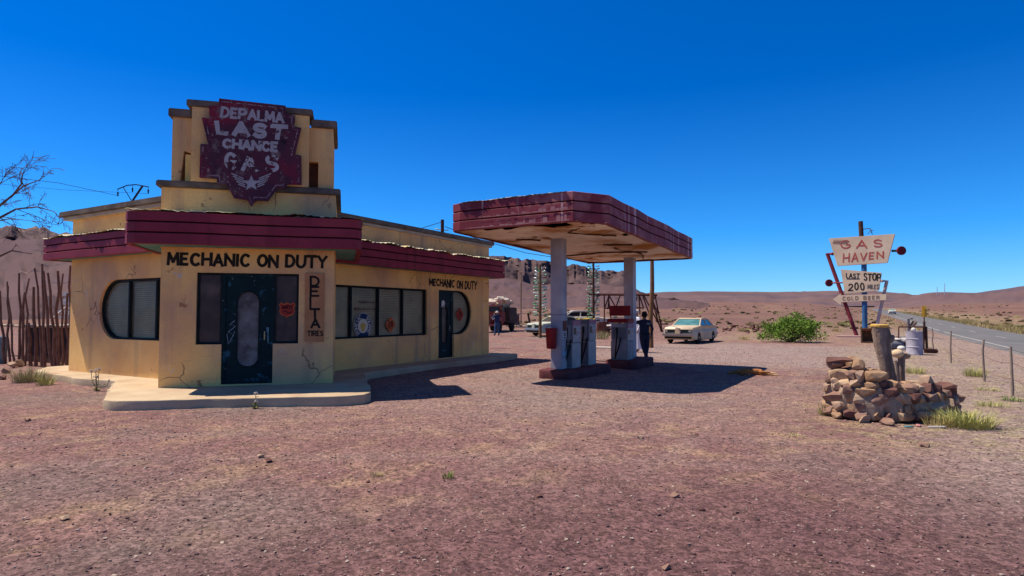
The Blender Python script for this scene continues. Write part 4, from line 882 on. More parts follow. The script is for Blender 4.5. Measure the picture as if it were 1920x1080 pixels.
# ================================================================== STONE WALL, TRUNKS, JUNK
STN = [mat('ochre_stone', (.36, .22, .13), (.26, .15, .09), 3, .95, bump=.8, bsc=9, third=((.46, .32, .21), 2, .55, .7)), mat('brown_stone', (.20, .11, .085), (.28, .17, .125), 3, .95, bump=.8, bsc=9), mat('tan_stone', (.42, .29, .20), (.33, .21, .15), 3, .95, bump=.8, bsc=9, chips=[((.22, .13, .1), 4, .62, .06)]), mat('dark_red_stone', (.11, .05, .045), (.17, .085, .07), 3, .95, bump=.8, bsc=9)]
def stone_wall():
    rng = random.Random(21); t = thing('stone_wall', 'ring of rough dry stacked ochre and brown stones around a tree stump', 'stone wall', (.35, 11.9, 0))
    PA = [(-.55, 11.35, .90), (-.28, 11.12, .82), (0.0, 11.0, .70), (.35, 11.08, .57), (.75, 11.45, .50), (1.05, 11.95, .46), (1.24, 12.5, .36), (1.28, 12.75, .12)]
    PA = [((a-.3)*.92+.3, b_, c) for a, b_, c in PA]; path = [Vector((a, b_)) for a, b_, c in PA]; cum = [0]
    for i in range(1, len(path)): cum.append(cum[-1]+(path[i]-path[i-1]).length)
    def at(s):
        s = min(max(s, 0), cum[-1]-1e-4); i = max(k for k in range(len(cum)-1) if cum[k] <= s); f = (s-cum[i])/(cum[i+1]-cum[i])
        return path[i].lerp(path[i+1], f), PA[i][2]+(PA[i+1][2]-PA[i][2])*f, (path[i+1]-path[i]).normalized()
    mb = MB()
    core = MB()
    N_ = 14
    for k in range(N_):
        p, h, tg = at(cum[-1]*(k+.5)/N_); core.rock((p.x+.05*-tg.y, p.y+.05*tg.x, h*.40), (.44, .42, h*.90), rng, 40, Matrix.Rotation(math.atan2(tg.y, tg.x), 3, 'Z'))
    core.build('mortar', mat('wall_mortar', (.26, .18, .13), (.36, .26, .19), 6, .95, bump=.8, bsc=18), t)
    for lay in (0, 1, 2):
        z = .02
        while z < 1.15:
            hh = rng.uniform(.085, .17); s = rng.uniform(-.1, .05)
            while s < cum[-1]+.05:
                L_ = rng.choice((.10, .13, .17, .21, .27, .33))*rng.uniform(.85, 1.15)
                p, h, tg = at(s+L_/2)
                if z+hh*.55 < h+rng.uniform(-.05, .06):
                    nrm = Vector((tg.y, -tg.x)); off = (.08, -.14, -.3)[lay]+rng.uniform(-.03, .03)-.08*z
                    ang = math.atan2(tg.y, tg.x)+rng.uniform(-.2, .2); M_ = Matrix.Rotation(ang, 3, 'Z') @ Matrix.Rotation(rng.uniform(-.18, .18), 3, 'Y')
                    mb.cur = rng.choices((0, 1, 2, 3), (.34, .24, .28, .14))[0]
                    mb.rock((p.x+nrm.x*off, p.y+nrm.y*off, z+hh/2+rng.uniform(-.02, .02)), (L_*1.1, rng.uniform(.22, .32), hh*1.22), rng, 30, M_)
                s += L_*.88
            z += hh*.82
    mb.build('stones', STN, t)
    # back of the ring, low
    mb = MB()
    for k in range(16):
        a = math.pi*(.12+.8*k/15); x = .38+.95*math.cos(a); y = 12.1+.9*math.sin(a); mb.cur = rng.randrange(4)
        for q in range(2): mb.rock((x+rng.uniform(-.04, .04), y, .1+q*.16), (.3, .26, .2), rng, 16, Matrix.Rotation(rng.random()*3, 3, 'Z'))
    mb.build('stones', STN, t)
    # loose stones on and beside the wall
    for (x, y, z, dx, dy, dz, m, lab) in ((-.33, 11.22, .90, .42, .26, .12, 3, 'flat dark red stone on top of the tall end of the stone wall'), (-.07, 11.15, .83, .24, .2, .2, 0, 'squarish ochre stone on the wall top behind the dark slab'), (.12, 11.25, .70, .26, .2, .18, 0, 'rounded ochre stone on the wall left of the stump'), (.86, 11.75, .58, .26, .2, .2, 2, 'pale pointed stone on the wall top right of the stump'), (1.17, 12.28, .46, .34, .22, .16, 3, 'dark leaning slab at the low right end of the wall'), (.0, 10.78, .05, .22, .16, .12, 2, 'tan stone fallen at the left foot of the wall'), (.30, 10.72, .05, .26, .16, .11, 1, 'brown stone lying at the middle foot of the wall'), (-.38, 10.95, .05, .2, .15, .11, 0, 'small ochre stone at the far left foot of the wall')):
        mb = MB(); mb.rock((x, y, z), (dx, dy, dz), rng, 20, Matrix.Rotation(rng.random()*3, 3, 'Z')); tag(mb.build('stone', STN[m], org=(x, y, z)), lab, 'stone', 'loose stones of the wall')
stone_wall()
# concrete-like tree stump with a yellow top ring
BARK = mat('grey_brown_bark', (.20, .14, .11), (.30, .22, .17), 5, .95, bump=1.0, bsc=14, streak=((.08, .05, .04), 7, .5, .7))
dS = 11.4
def fD(px, py, d): return far(px, py, d)
tk = thing('tree_stump', 'tall leaning grey brown tree stump with yellow ring on top rising behind the stone wall', 'tree stump', (fD(1660, 740, dS).x, fD(1660, 740, dS).y, 0))
mb = MB(); tp = [(1668, 770, 14), (1665, 706, 13.5), (1662, 685, 12.5), (1656, 660, 12), (1654, 645, 13.5), (1653, 632, 15), (1651, 620, 14.5), (1649, 611, 13.5)]
mb.tube([fD(a, b_, dS) for a, b_, c in tp], [c*dS/FPX for a, b_, c in tp], 16)
v = fD(1668, 634, dS); mb.rock((v.x, v.y, v.z), (.16, .16, .2), random.Random(2), 16)
rngb = random.Random(3); mb.v = [(x+rngb.uniform(-.016, .016), y+rngb.uniform(-.016, .016), z) for x, y, z in mb.v]
mb.build('trunk', BARK, tk, smooth=60)
v = fD(1649, 611, dS); mb = MB(); mb.lathe((v.x, v.y, v.z), [(.14, -.03), (.155, -.01), (.155, .015), (.13, .03)], 16); mb.build('yellow_ring', mat('ochre_ring', (.60, .36, .07), (.4, .25, .1), 6), tk)
# gourd pot on a short post
dP = 14.2
gp = thing('gourd_post', 'short wooden post topped by pale round gourd pots behind the stone wall', 'post', (fD(1689, 715, dP).x, fD(1689, 715, dP).y, 0))
mb = MB(); mb.tube([fD(1690, 735, dP), fD(1689, 690, dP), fD(1691, 665, dP)], [.085, .08, .075], 9); mb.tube([fD(1681, 735, dP), fD(1682, 700, dP), fD(1679, 676, dP)], [.05, .045, .03], 7); mb.build('post', BARK, gp, smooth=50)
def ball(c, r, sq=1, n=12): 
    mb = MB(); mb.lathe(c, [(max(r*math.sin(math.pi*i/n), .002), -r*sq*math.cos(math.pi*i/n)) for i in range(n+1)], 16); return mb
ball(fD(1683, 663, dP), .125, .8).build('gourd', mat('cream_gourd', (.62, .46, .30), (.5, .35, .22), 5), gp, smooth=True)
ball(fD(1690, 653, dP+.1), .085, .7).build('gourd', mat('white_gourd', (.60, .55, .50)), gp, smooth=True)
ball(fD(1698, 667, dP+.2), .10, .8).build('gourd', mat('tan_gourd', (.30, .21, .15)), gp, smooth=True)
# wooden box under the blue pole
q = G(1629, 643); wd = mat('dark_wood', (.12, .055, .03), (.20, .10, .05), 5, .85, bump=.3)
bx = thing('wooden_box', 'open dark wooden box standing at the foot of the blue pole', 'box', q)
for c, d in (((-.36, 0, .42), (.06, .5, .84)), ((.36, 0, .42), (.06, .5, .84)), ((0, 0, .03), (.655, .5, .06)), ((0, 0, .8), (.655, .5, .06)), ((0, .22, .415), (.655, .05, .70))):
    mb = MB(); mb.box(q+Vector(c), d); mb.build('board', wd, bx)
mb = MB(); mb.box(q+Vector((.0, -.10, .72)), (.6, .05, .07)); mb.build('cross_board', mat('red_brown_board', (.3, .10, .05)), bx)
# junk by the road: barrel, pipe frame, white scrap, small pole with sculpture
q = G(1715, 665); br = thing('oil_drum', 'upright battered pale grey oil drum by the roadside scrap', 'drum', q)
mb = MB(); mb.lathe(q, [(.29, 0), (.3, .02), (.29, .05), (.29, .3), (.305, .32), (.29, .34), (.29, .62), (.305, .64), (.29, .66), (.29, .92), (.3, .95), (.28, .95), (.27, .92)], 20); mb.build('drum', mat('chalky_drum', (.46, .42, .47), (.30, .27, .32), 3, .7, chips=[((.10, .06, .06), 4, .64, .03)]), br, smooth=30)
ball(q+Vector((-.02, -.05, 1.0)), .09).build('white_lid_knob', WHP, br, smooth=True)
q = G(1737, 656); fr_ = thing('pipe_frame', 'rusty square pipe frame with tall post beside the oil drum', 'frame', q); s = FPX/ (q.dot(FH))
W_ = lambda px, py: far(px, py, q.dot(FH))
mb = MB(); mb.tube([W_(1738, 660), W_(1736, 612)], .055, 7); mb.tube([W_(1731, 660), W_(1733, 603)], .05, 7); mb.build('post', RST, fr_)
mb = MB(); mb.tube([W_(1685, 650), W_(1685, 613), W_(1736, 613)], .035, 6); mb.build('rail', RST, fr_)
mk = thing('yellow_marker', 'pair of yellow marker boards on a post by the road edge', 'road sign', W_(1733, 640))
mb = MB(); mb.box((W_(1731.2, 584)+W_(1731.2, 584))/2, (.10, .03, .5)); mb.build('yellow_board', mat('marker_yellow', (.60, .33, .03), (.5, .25, .02), 3), mk)
mb = MB(); mb.box(W_(1735.2, 584), (.10, .03, .5)); mb.build('yellow_board', mat('marker_yellow_pale', (.56, .36, .08)), mk)
mb = MB(); mb.tube([W_(1733, 640)+Vector((0, .06, 0)), W_(1733, 575)+Vector((0, .06, 0))], .025, 6); mb.build('post', RST, mk)
q = G(1712, 652); sc_ = thing('carved_post', 'twisted pale driftwood figure on a grey post behind the oil drum', 'post', q)
V_ = lambda px, py: far(px, py, q.dot(FH))
mb = MB(); mb.tube([V_(1704, 652), V_(1703, 598), V_(1710, 597)], .06, 7); mb.build('post', mat('grey_wood', (.20, .17, .18), (.13, .11, .12), 5), sc_)
mb = MB(); mb.tube([V_(1710, 652), V_(1707, 634), V_(1712, 620), V_(1709, 612), V_(1715, 604), V_(1713, 601)], [.12, .14, .10, .11, .12, .05], 8); mb.build('driftwood', mat('pale_driftwood', (.34, .24, .17), (.20, .12, .09), 4, bump=.5), sc_, smooth=50)
mb = MB(); mb.box(V_(1722, 628), (.38, .3, .32)); tag(mb.build('crate', mat('dark_crate', (.03, .03, .045)), org=V_(1722, 628), bevel=.02), 'small dark crate tilted behind the oil drum', 'crate')
q = G(1680, 656); en = thing('scrap_tank', 'grey scrap tank lying on the gravel with white cloth heaped over it', 'scrap', q)
mb = MB(); ax = RT; mb.tube([q+ZZ*.22-ax*.35, q+ZZ*.22-ax*.3, q+ZZ*.22+ax*.25, q+ZZ*.22+ax*.3], [.13, .2, .2, .13], 12); mb.build('tank', mat('scrap_grey', (.17, .17, .2), (.10, .10, .12), 4, .5), en, smooth=40)
mb = MB(); mb.rock(q+ax*.34+ZZ*.46, (.5, .4, .26), random.Random(8), 26); mb.rock(q+ax*.05+ZZ*.47, (.36, .3, .14), random.Random(9), 20); mb.build('cloth', WHP, en)
mb = MB(); mb.rock(q+ax*.44+ZZ*.2, (.5, .4, .44), random.Random(10), 22); mb.build('engine_block', mat('oily_black', (.025, .02, .025), (.05, .035, .035), 6, .6), en)
q = G(1745, 662); mb = MB(); mb.rock(q+ZZ*.1, (.55, .4, .25), random.Random(12), 22); tag(mb.build('scrap_heap', RST, org=q), 'low rusty scrap heap at the foot of the pipe frame', 'scrap')

# fence posts along the road
POSTM = mat('weathered_post', (.20, .15, .12), (.28, .21, .17), 6, .9, bump=.5)
fpx = [(2.67, 13.4, 1.0, 'pale thin fence post nearest the camera by the gravel verge'), (2.7, 16.35, 1.02, 'straight yellowish fence post second from the camera'), (2.7, 19.85, 1.08, 'grey straight fence post third from the camera'), (2.66, 26.2, 1.12, 'crooked fence post standing on pale stones beside the road'), (2.7, 33, 1.0, 'thin fence post farthest along near the yellow marker')]
rng = random.Random(31)
for x, y, h_, lab in fpx[1:]:
    z = hz(x, y); mb = MB(); mb.tube([(x+rng.uniform(-.02, .02), y+rng.uniform(-.02, .02), z-.1+(h_+.1)*k/4) for k in range(5)], [.03, .028, .026, .026, .022], 7)
    tag(mb.build('fence_post', POSTM, smooth=50, org=(x, y, z)), lab, 'fence post', 'fence posts along the road')
mb = MB(); z = hz(2.69, 18)
for hh in (.35, .68, .96):
    P = []
    for a, b_ in ((12.5, 16.35), (16.35, 19.85), (19.85, 26.2), (26.2, 33)):
        P += [(2.69, a+(b_-a)*k/5, hz(2.69, a+(b_-a)*k/5)+hh-.05*math.sin(math.pi*k/5)) for k in range(5)]
    mb.tube(P, .004, 4)
tag(mb.build('fence_wire', RST, org=(2.69, 18, z)), 'three thin rusty strands of wire strung between the roadside posts', 'fence wire')

# ================================================================== LEFT SIDE: stick fence, shed, dead tree
STK = mat('red_brown_stick', (.12, .06, .045), (.19, .10, .07), 5, .9, bump=.5, bsc=25)
sf = thing('stick_fence', 'fence of uneven upright brown sticks beside the station wall', 'fence', G(60, 694)); rng = random.Random(17)
def SFp(px, py): return on(px, py, (0, 1, 0), 9.3)
for bx_, tx, ty in ((8, 1, 545), (18, 12, 536), (27, 10, 528), (38, 35, 512), (42, 44, 548), (50, 51, 522), (66, 66, 538), (76, 68, 503), (86, 79, 495), (98, 82, 509), (104, 92, 512), (109, 108, 508), (118, 115, 513), (124, 128, 550), (130, 133, 498), (58, 56, 605), (-6, -10, 530), (-18, -14, 552), (-30, -34, 520)):
    a = SFp(bx_, 692); b_ = SFp(tx, ty); a.z = hz(a.x, a.y)-.1; P = [a.lerp(b_, k/5)+Vector((rng.uniform(-.035, .035), rng.uniform(-.05, .05), 0)) for k in range(6)]
    r = rng.uniform(.030, .048); mb = MB(); mb.tube(P, [r*1.15, r*1.1, r, r, r*.9, r*.75], 7); mb.build('stick', STK, sf, smooth=50)
mb = MB(); mb.tube([SFp(-60, 607)+Vector((0, .1, 0)), SFp(40, 612)+Vector((0, .1, 0)), SFp(131, 612)+Vector((0, .1, 0))], .04, 7); mb.build('rail', mat('pale_rail', (.42, .30, .22)), sf)
sh_ = thing('scrap_shed', 'low dark shed of brown boards seen through the stick fence', 'shed', (-23, 12, 0))
a = on(50, 612, (0, 1, 0), 10.2); b_ = on(128, 612, (0, 1, 0), 10.2)
mb = MB(); mb.box2((a.x, 10.2, 0), (b_.x+.4, 11.6, a.z)); mb.build('wall', mat('dark_boards', (.035, .018, .014), (.06, .03, .02), 4, streak=((.10, .05, .035), 9, .55, .62)), sh_)
mb = MB(); mb.box((a.x/2+b_.x/2+.2, 10.9, a.z+.05), (b_.x-a.x+.7, 1.7, .05)); mb.build('roof', mat('shed_roof', (.22, .17, .15), (.34, .29, .26), 3), sh_)
q = on(118, 575, (0, 1, 0), 13.0)
sb = thing('scrap_boards', 'stack of pale weathered boards leaning above the dark shed', 'boards', q)
for k in range(6):
    mb = MB(); mb.box(q+Vector((rng.uniform(-.1, .25), .05*k, -.45+.2*k)), (1.0, .05, .15), Matrix.Rotation(rng.uniform(-.25, .05), 3, 'Y')); mb.build('board', mat('grey_board', (.28, .26, .27), (.42, .39, .38), 5), sb)
mb = MB(); mb.tube([on(96, 600, (0, 1, 0), 12.8), on(130, 572, (0, 1, 0), 12.8)], .05, 6); mb.tube([q+Vector((0, .2, -1.9)), q+Vector((0, .2, .2))], .05, 6); mb.build('leaning_pole', mat('pale_pole', (.55, .45, .38)), sb)
bd = far(-9, 690, 20.5); bd.z = 0; mb = MB(); mb.lathe(bd+Vector((0, 0, 0)), [(.29, 0), (.3, .02), (.3, .85), (.28, .88)], 18); tag(mb.build('blue_drum', mat('pale_blue_drum', (.30, .42, .46), (.22, .32, .36), 4), smooth=30, org=bd), 'pale blue drum behind the stick fence at the left edge', 'drum')
rng = random.Random(5)
for k, (px, py, s) in enumerate(((22, 690, .3), (34, 688, .34), (12, 700, .26), (118, 687, .2), (6, 712, .22))):
    q = G(px, py); mb = MB(); mb.rock(q+ZZ*s*.3, (s, s*.8, s*.7), rng, 18); tag(mb.build('fence_stone', STN[(2, 0, 1, 2, 1)[k]], org=q), ['pale stone at the fence foot near the left edge', 'ochre stone against the stick fence', 'brown stone in front of the stick fence', 'small tan stone at the fence end by the yellow wall', 'dark stone lying forward of the fence at the left edge'][k], 'stone', 'stones at the fence foot')
# bare tree
BRK = mat('bare_branch', (.085, .052, .05), (.13, .085, .075), 6, .9)
def bare_tree():
    rng = random.Random(8); t = thing('bare_tree', 'leafless dark tree reaching in over the stick fence from the left', 'tree', (on(-170, 690, (0, 1, 0), 10.5).x, 10.5, 0))
    T = lambda px, py, dy=0: on(px, py, (0, 1, 0), 10.5+dy)
    mb = MB(); mb.tube([T(-170, 700), T(-160, 600), T(-140, 520), T(-110, 470)], [.22, .18, .15, .12], 9); mb.build('trunk', BRK, t, smooth=50)
    mb = MB()
    def twig(p, d, L_, r, lev):
        P = [p]; n = 5; dd = d.copy()
        for k in range(n):
            dd = (dd+Vector((rng.uniform(-.25, .25), rng.uniform(-.25, .25), rng.uniform(-.22, .18)))).normalized(); P.append(P[-1]+dd*L_/n)
        mb.tube(P, [max(r*(1-k/(n+.3)), .006) for k in range(n+1)], 5 if r > .02 else 4)
        if lev:
            for k in range(2, n+1):
                for _ in range(1):
                    e = (dd+Vector((rng.uniform(-.5, .9), rng.uniform(-.7, .7), rng.uniform(-.8, .6)))).normalized(); twig(P[k], e, L_*rng.uniform(.35, .6), r*.5, lev-1)
    limbs = [[(-110, 470), (-50, 430), (0, 385), (25, 365), (45, 348), (75, 337)], [(-110, 470), (-60, 432), (0, 408), (30, 392), (70, 388), (100, 396)], [(-130, 500), (-60, 495), (0, 480), (22, 470), (60, 476)], [(-60, 432), (-10, 415), (20, 410), (60, 414)], [(25, 365), (40, 345), (42, 328), (38, 322)], [(-50, 430), (-20, 380), (0, 345), (8, 332)]]
    for i, l in enumerate(limbs):
        P = [T(a, b_, rng.uniform(-.2, .2)) for a, b_ in l]; r0 = .065 if i < 3 else .035
        mb.tube(P, [r0*(1-.8*k/(len(P)-1)) for k in range(len(P))], 7)
        if i == 2: twig(P[3], (P[3]-P[2]).normalized(), .5, .02, 1); continue
        for k in range(1, len(P)):
            for _ in range(2 if k > 1 else 1):
                d = ((P[k]-P[k-1]).normalized()+Vector((rng.uniform(-.1, .8), rng.uniform(-.6, .6), rng.uniform(-.7, .45)))).normalized(); twig(P[k], d, rng.uniform(.5, 1.0), .016, 2 if k > 1 else 1)
    mb.build('branches', BRK, t)
bare_tree()
# ================================================================== VEGETATION
LEAF = mat('bush_leaf', (.14, .235, .03), (.09, .165, .02), 1.5, .7, third=((.24, .32, .06), 2.2, .55, .7)); WOODB = mat('bush_stem', (.10, .06, .04)); DRY = mat('dry_grass', (.46, .36, .14), (.38, .31, .12), 3, .9); GRS = mat('green_grass', (.32, .33, .10), (.40, .36, .13), 3, .9); PALE = mat('pale_grass', (.42, .36, .20), (.30, .28, .14), 3, .9)
def bush():
    rng = random.Random(9); c = G(1482, 642); c.y += .3; t = thing('green_bush', 'dense bright green bush on the gravel right of the cream car', 'bush', c)
    lv = MB(); st = MB(); cl = []
    for k in range(60):
        a = rng.random()*6.28; e = rng.uniform(.05, 1.35); R_ = 1.62*rng.uniform(.5, 1.05)
        q = c+Vector((math.cos(a)*math.cos(e)*R_*1.02, math.sin(a)*math.cos(e)*R_*.9, .22+math.sin(e)*R_*.80)); cl.append(q)
        if k % 2 == 0: st.tube([c+Vector((rng.uniform(-.25, .25), rng.uniform(-.2, .2), 0)), c.lerp(q, .5)+ZZ*.1, q], [.03, .02, .008], 5)
    for q in cl:
        for _ in range(150):
            v = Vector((rng.gauss(0, .20), rng.gauss(0, .20), rng.gauss(0, .15))); p = q+v
            if p.z < c.z+.06: continue
            d = Vector((rng.gauss(0, 1), rng.gauss(0, 1), rng.gauss(.4, .8))).normalized(); s_ = d.cross(Vector((rng.gauss(0, 1), rng.gauss(0, 1), rng.gauss(0, 1)))).normalized(); L_ = rng.uniform(.06, .12); w = L_*.32
            lv.add([p, p+d*L_*.5+s_*w, p+d*L_, p+d*L_*.5-s_*w], [(0, 1, 2, 3)])
        if rng.random() < .7:
            for _ in range(2):
                d = (q-c-ZZ*.2).normalized()+Vector((rng.uniform(-.3, .3), rng.uniform(-.3, .3), rng.uniform(0, .5))); e = q+d*rng.uniform(.2, .42); st.tube([q, e], [.008, .004], 4)
                for z in range(14):
                    p = q.lerp(e, rng.uniform(.2, 1)); dd = Vector((rng.gauss(0, 1), rng.gauss(0, 1), rng.gauss(.3, 1))).normalized(); s_ = dd.cross(Vector((.3, .2, 1))).normalized(); L_ = rng.uniform(.06, .1); lv.add([p, p+dd*L_*.5+s_*L_*.3, p+dd*L_, p+dd*L_*.5-s_*L_*.3], [(0, 1, 2, 3)])
    lv.build('foliage', LEAF, t); st.build('stems', WOODB, t)
bush()
def tuft(px, py, w, h_, label, m, n=160, name='grass_tuft', seed=1, spread=1.0, loc=None, grp='grass tufts'):
    rng = random.Random(seed*77+5); c = loc or G(px, py); mb = MB()
    for _ in range(n):
        a = rng.random()*6.28; r = math.sqrt(rng.random())*w*.33; p = Vector((c.x+r*math.cos(a), c.y+r*math.sin(a), 0)); p.z = hz(p.x, p.y)-.01
        lean = rng.uniform(.05, .75)*spread; L_ = h_*rng.uniform(.45, 1.15); a2 = a+rng.uniform(-.9, .9); d = Vector((math.cos(a2)*lean, math.sin(a2)*lean, 1)).normalized()
        s_ = Vector((-math.sin(a2), math.cos(a2), 0)); bw = .0022+.002*rng.random()+h_*.004; mid = p+d*L_*.6; tip = p+d*L_+Vector((d.x, d.y, -.25))*L_*.22*spread
        mb.add([p-s_*bw, p+s_*bw, mid+s_*bw*.8, mid-s_*bw*.8, tip], [(0, 1, 2, 3), (3, 2, 4)])
    return tag(mb.build(name, m, org=c), label, 'grass', grp)
tuft(1812, 800, .95, .30, 'bushy yellow green grass clump at the right foot of the stone wall', GRS, 620, seed=1, spread=1.7)
tuft(1760, 800, .5, .22, 'sparse dry grass tuft under the middle of the stone wall', DRY, 120, seed=2)
tuft(1552, 778, .45, .22, 'dull green weed clump at the left end of the stone wall', GRS, 130, seed=3)
tuft(1597, 784, .28, .16, 'small bright green weed at the left foot of the stone wall', LEAF, 120, seed=4)
tuft(1828, 706, .8, .30, 'yellow green grass clump at the foot of the grey fence post', GRS, 260, seed=5)
tuft(1862, 762, .7, .14, 'low grey green weed patch right of the stone wall', GRS, 150, seed=6, spread=2)
tuft(1852, 732, .8, .12, 'flat green weed patch between the fence posts', GRS, 130, seed=7, spread=2)
tuft(1900, 752, .6, .14, 'low bluish green weed patch at the right edge', LEAF, 110, seed=8, spread=2)
tuft(1716, 700, .9, .25, 'grey green grass behind the gourd post', GRS, 200, seed=9)
tuft(1706, 672, .7, .10, 'thin green weeds on the gravel below the oil drum', GRS, 90, seed=10, spread=2)
tuft(55, 716, .95, .42, 'feathery pale grass clump at the left end of the pavement', PALE, 420, seed=11, spread=1.3)
tuft(85, 722, .5, .28, 'short green grass on the edge of the pavement', GRS, 140, seed=17)
tuft(1395, 637, 1.1, .35, 'pale dry grass behind the cream car', DRY, 160, seed=12)
tuft(1395, 622, 1.4, .45, 'green grass patch beyond the cream car', GRS, 150, seed=13)
tuft(1585, 612, 2.4, .75, 'yellow green scrub left of the red slanting pole', GRS, 240, seed=14)
tuft(1570, 622, 1.6, .5, 'pale scrub in front of the slanting pole', DRY, 160, seed=15)
tuft(1128, 636, 1.3, .62, 'pale straw clump behind the red topped pump', PALE, 260, seed=16)
tuft(840, 897, .16, .10, 'tiny green weed in the middle of the forecourt', LEAF, 40, seed=18)
tuft(705, 892, .2, .06, 'tiny pale weed on the gravel in front of the pavement', GRS, 40, seed=19)
tuft(1490, 818, .45, .05, 'flat green weed patch left of the stone wall', GRS, 70, seed=20, spread=3)
def weed(px, py, hts, label, seed, seedhead):
    rng = random.Random(seed); c = G(px, py); t = thing('weed', label, 'weed', c, 'weeds at the pavement edge'); mb = MB(); fl = MB()
    for k, (dx, hh) in enumerate(hts):
        top = c+RT*dx+ZZ*hh; mb.tube([c, c.lerp(top, .5)+RT*dx*.3, top], .006, 4)
        for q in range(5): p = c.lerp(top, rng.uniform(.15, .8)); d = Vector((rng.uniform(-1, 1), rng.uniform(-1, 1), .2)).normalized(); mb.tube([p, p+d*.06], [.008, .002], 4)
        if seedhead:
            for q in range(22): d = Vector((rng.gauss(0, 1), rng.gauss(0, 1), rng.gauss(0, 1))).normalized(); fl.tube([top, top+d*.035], [.003, .008], 4)
    for q in range(26):
        d = Vector((rng.uniform(-1, 1), rng.uniform(-1, 1), rng.uniform(.1, .6))).normalized(); s_ = d.cross(ZZ).normalized(); L_ = rng.uniform(.05, .13); mb.add([c, c+d*L_*.6+s_*.014, c+d*L_, c+d*L_*.6-s_*.014], [(0, 1, 2, 3)])
    mb.build('stems', mat('weed_green', (.17, .17, .06)), t)
    if seedhead: fl.build('seed_heads', mat('seed_white', (.55, .48, .40)), t)
weed(182, 733, ((-.14, .42), (-.04, .44), (.03, .47), (-.02, .30), (.26, .22)), 'tall grey weed with round seed heads by the left pavement edge', 3, True)
weed(478, 766, ((0.01, .26), (.02, .12)), 'weed with one pale round flower in front of the porch', 4, True)
# scrub over the far plain: far too many to count
def scrub():
    rng = random.Random(44); mb = MB()
    for _ in range(900):
        d = 55*math.exp(rng.random()*2.1); u = rng.uniform(-.25, .95)*d; x, y = (RT*u+FH*d).xy
        if abs(x-8.7) < 5 or y < 50: continue
        z = hz(x, y); s = rng.uniform(.25, .6)*(1+d/300); mb.cur = rng.choices((0, 1), (.7, .3))[0]
        mb.rock((x, y, z+s*.15), (s*1.5, s*1.3, s*.7), rng, 10)
    tag(mb.build('desert_scrub', [mat('dark_scrub', (.095, .065, .04), (.14, .10, .05), 1, .95), mat('olive_scrub', (.17, .15, .06), (.12, .10, .05), 1, .95)]), 'dark scrub dotted over the far desert plain', 'scrub', kind='stuff')
    mb = MB()
    for _ in range(500):
        y = 40*math.exp(rng.random()*2.0); x = (11.6+rng.random()**2*4) if rng.random() < .93 or y < 60 else 4.9-rng.random()*1.2
        z = hz(x, y)
        for q in range(14):
            p = Vector((x+rng.gauss(0, .35), y+rng.gauss(0, .5), z-.02)); d = Vector((rng.gauss(0, .4), rng.gauss(0, .4), 1)).normalized(); h_ = rng.uniform(.15, .5); s_ = Vector((1, .3, 0)).normalized()*.03; mb.add([p-s_, p+s_, p+d*h_], [(0, 1, 2)])
    tag(mb.build('verge_grass', DRY), 'dry yellow grass along both road verges', 'grass', kind='stuff')
    # rubble heap behind the bush
    mb = MB()
    for _ in range(260):
        q = far(rng.gauss(1440, 38), 588, rng.uniform(48, 60)); z = hz(q.x, q.y); hh = max(0, 1-abs((q-far(1440, 588, 54)).length)/5); s = rng.uniform(.12, .45); mb.cur = rng.randrange(2)*2+1
        mb.rock((q.x, q.y, z+hh*.8*rng.random()), (s*1.3, s, s*.7), rng, 9)
    tag(mb.build('rubble', STN), 'low purple rubble bank behind the green bush', 'rubble', kind='stuff')
scrub()
# single stones lying on the forecourt
rng = random.Random(77)
for px, py, s, m, lab in ((503, 866, .11, 3, 'dark stone alone on the gravel in front of the pavement'), (488, 858, .09, 2, 'pale flat stone next to the dark one before the pavement'), (1201, 823, .10, 2, 'pale stone on the open forecourt'), (1266, 932, .09, 1, 'flat grey purple stone at mid forecourt'), (1316, 957, .06, 3, 'dark little stone right of the forecourt middle'), (1012, 932, .07, 3, 'dark stone at the centre of the foreground'), (1250, 1068, .07, 1, 'stone at the bottom of the foreground'), (1734, 838, .13, 1, 'brown stone in front of the stone wall'), (1307, 816, .06, 3, 'small dark stone beyond the open forecourt stones'), (120, 975, .08, 2, 'pale stone in the left foreground'), (52, 790, .10, 1, 'brown stone on the gravel below the left pavement end'), (690, 905, .05, 3, 'dark stone in the gravel below the porch shadow')):
    q = G(px, py); mb = MB(); mb.rock(q+ZZ*s*.2, (s, s*.75, s*.55), rng, 14, Matrix.Rotation(rng.random()*3, 3, 'Z')); tag(mb.build('stone', STN[m], org=q), lab, 'stone', 'stones on the forecourt')

for px, py, d_, m_, lab in ((1706, 803, (.16, .10, .03), mat('teal_scrap', (.04, .16, .18)), 'crumpled teal scrap of litter before the stone wall'), (1722, 800, (.13, .08, .03), mat('pink_scrap', (.45, .20, .20)), 'faded pink scrap of litter before the stone wall'), (1608, 786, (.12, .10, .05), mat('white_scrap', (.6, .58, .6)), 'small white scrap of litter at the left foot of the wall'), (268, 724, (.12, .1, .06), mat('white_scrap_paper', (.6, .55, .5)), 'white paper scrap on the gravel by the left weed')):
    q = G(px, py); mb = MB(); mb.rock(q+ZZ*.02, d_, rng, 12, Matrix.Rotation(rng.random()*3, 3, 'Z')); tag(mb.build('paper_scrap', m_, org=q), lab, 'scrap', 'scraps on the ground')
q = G(1740, 803); mb = MB(); mb.tube([q+ZZ*.02, q+ZZ*.03+RT*.22-FH*.05], .012, 5); tag(mb.build('pale_stick', WHP, org=q), 'pale broken stick lying before the stone wall', 'stick')
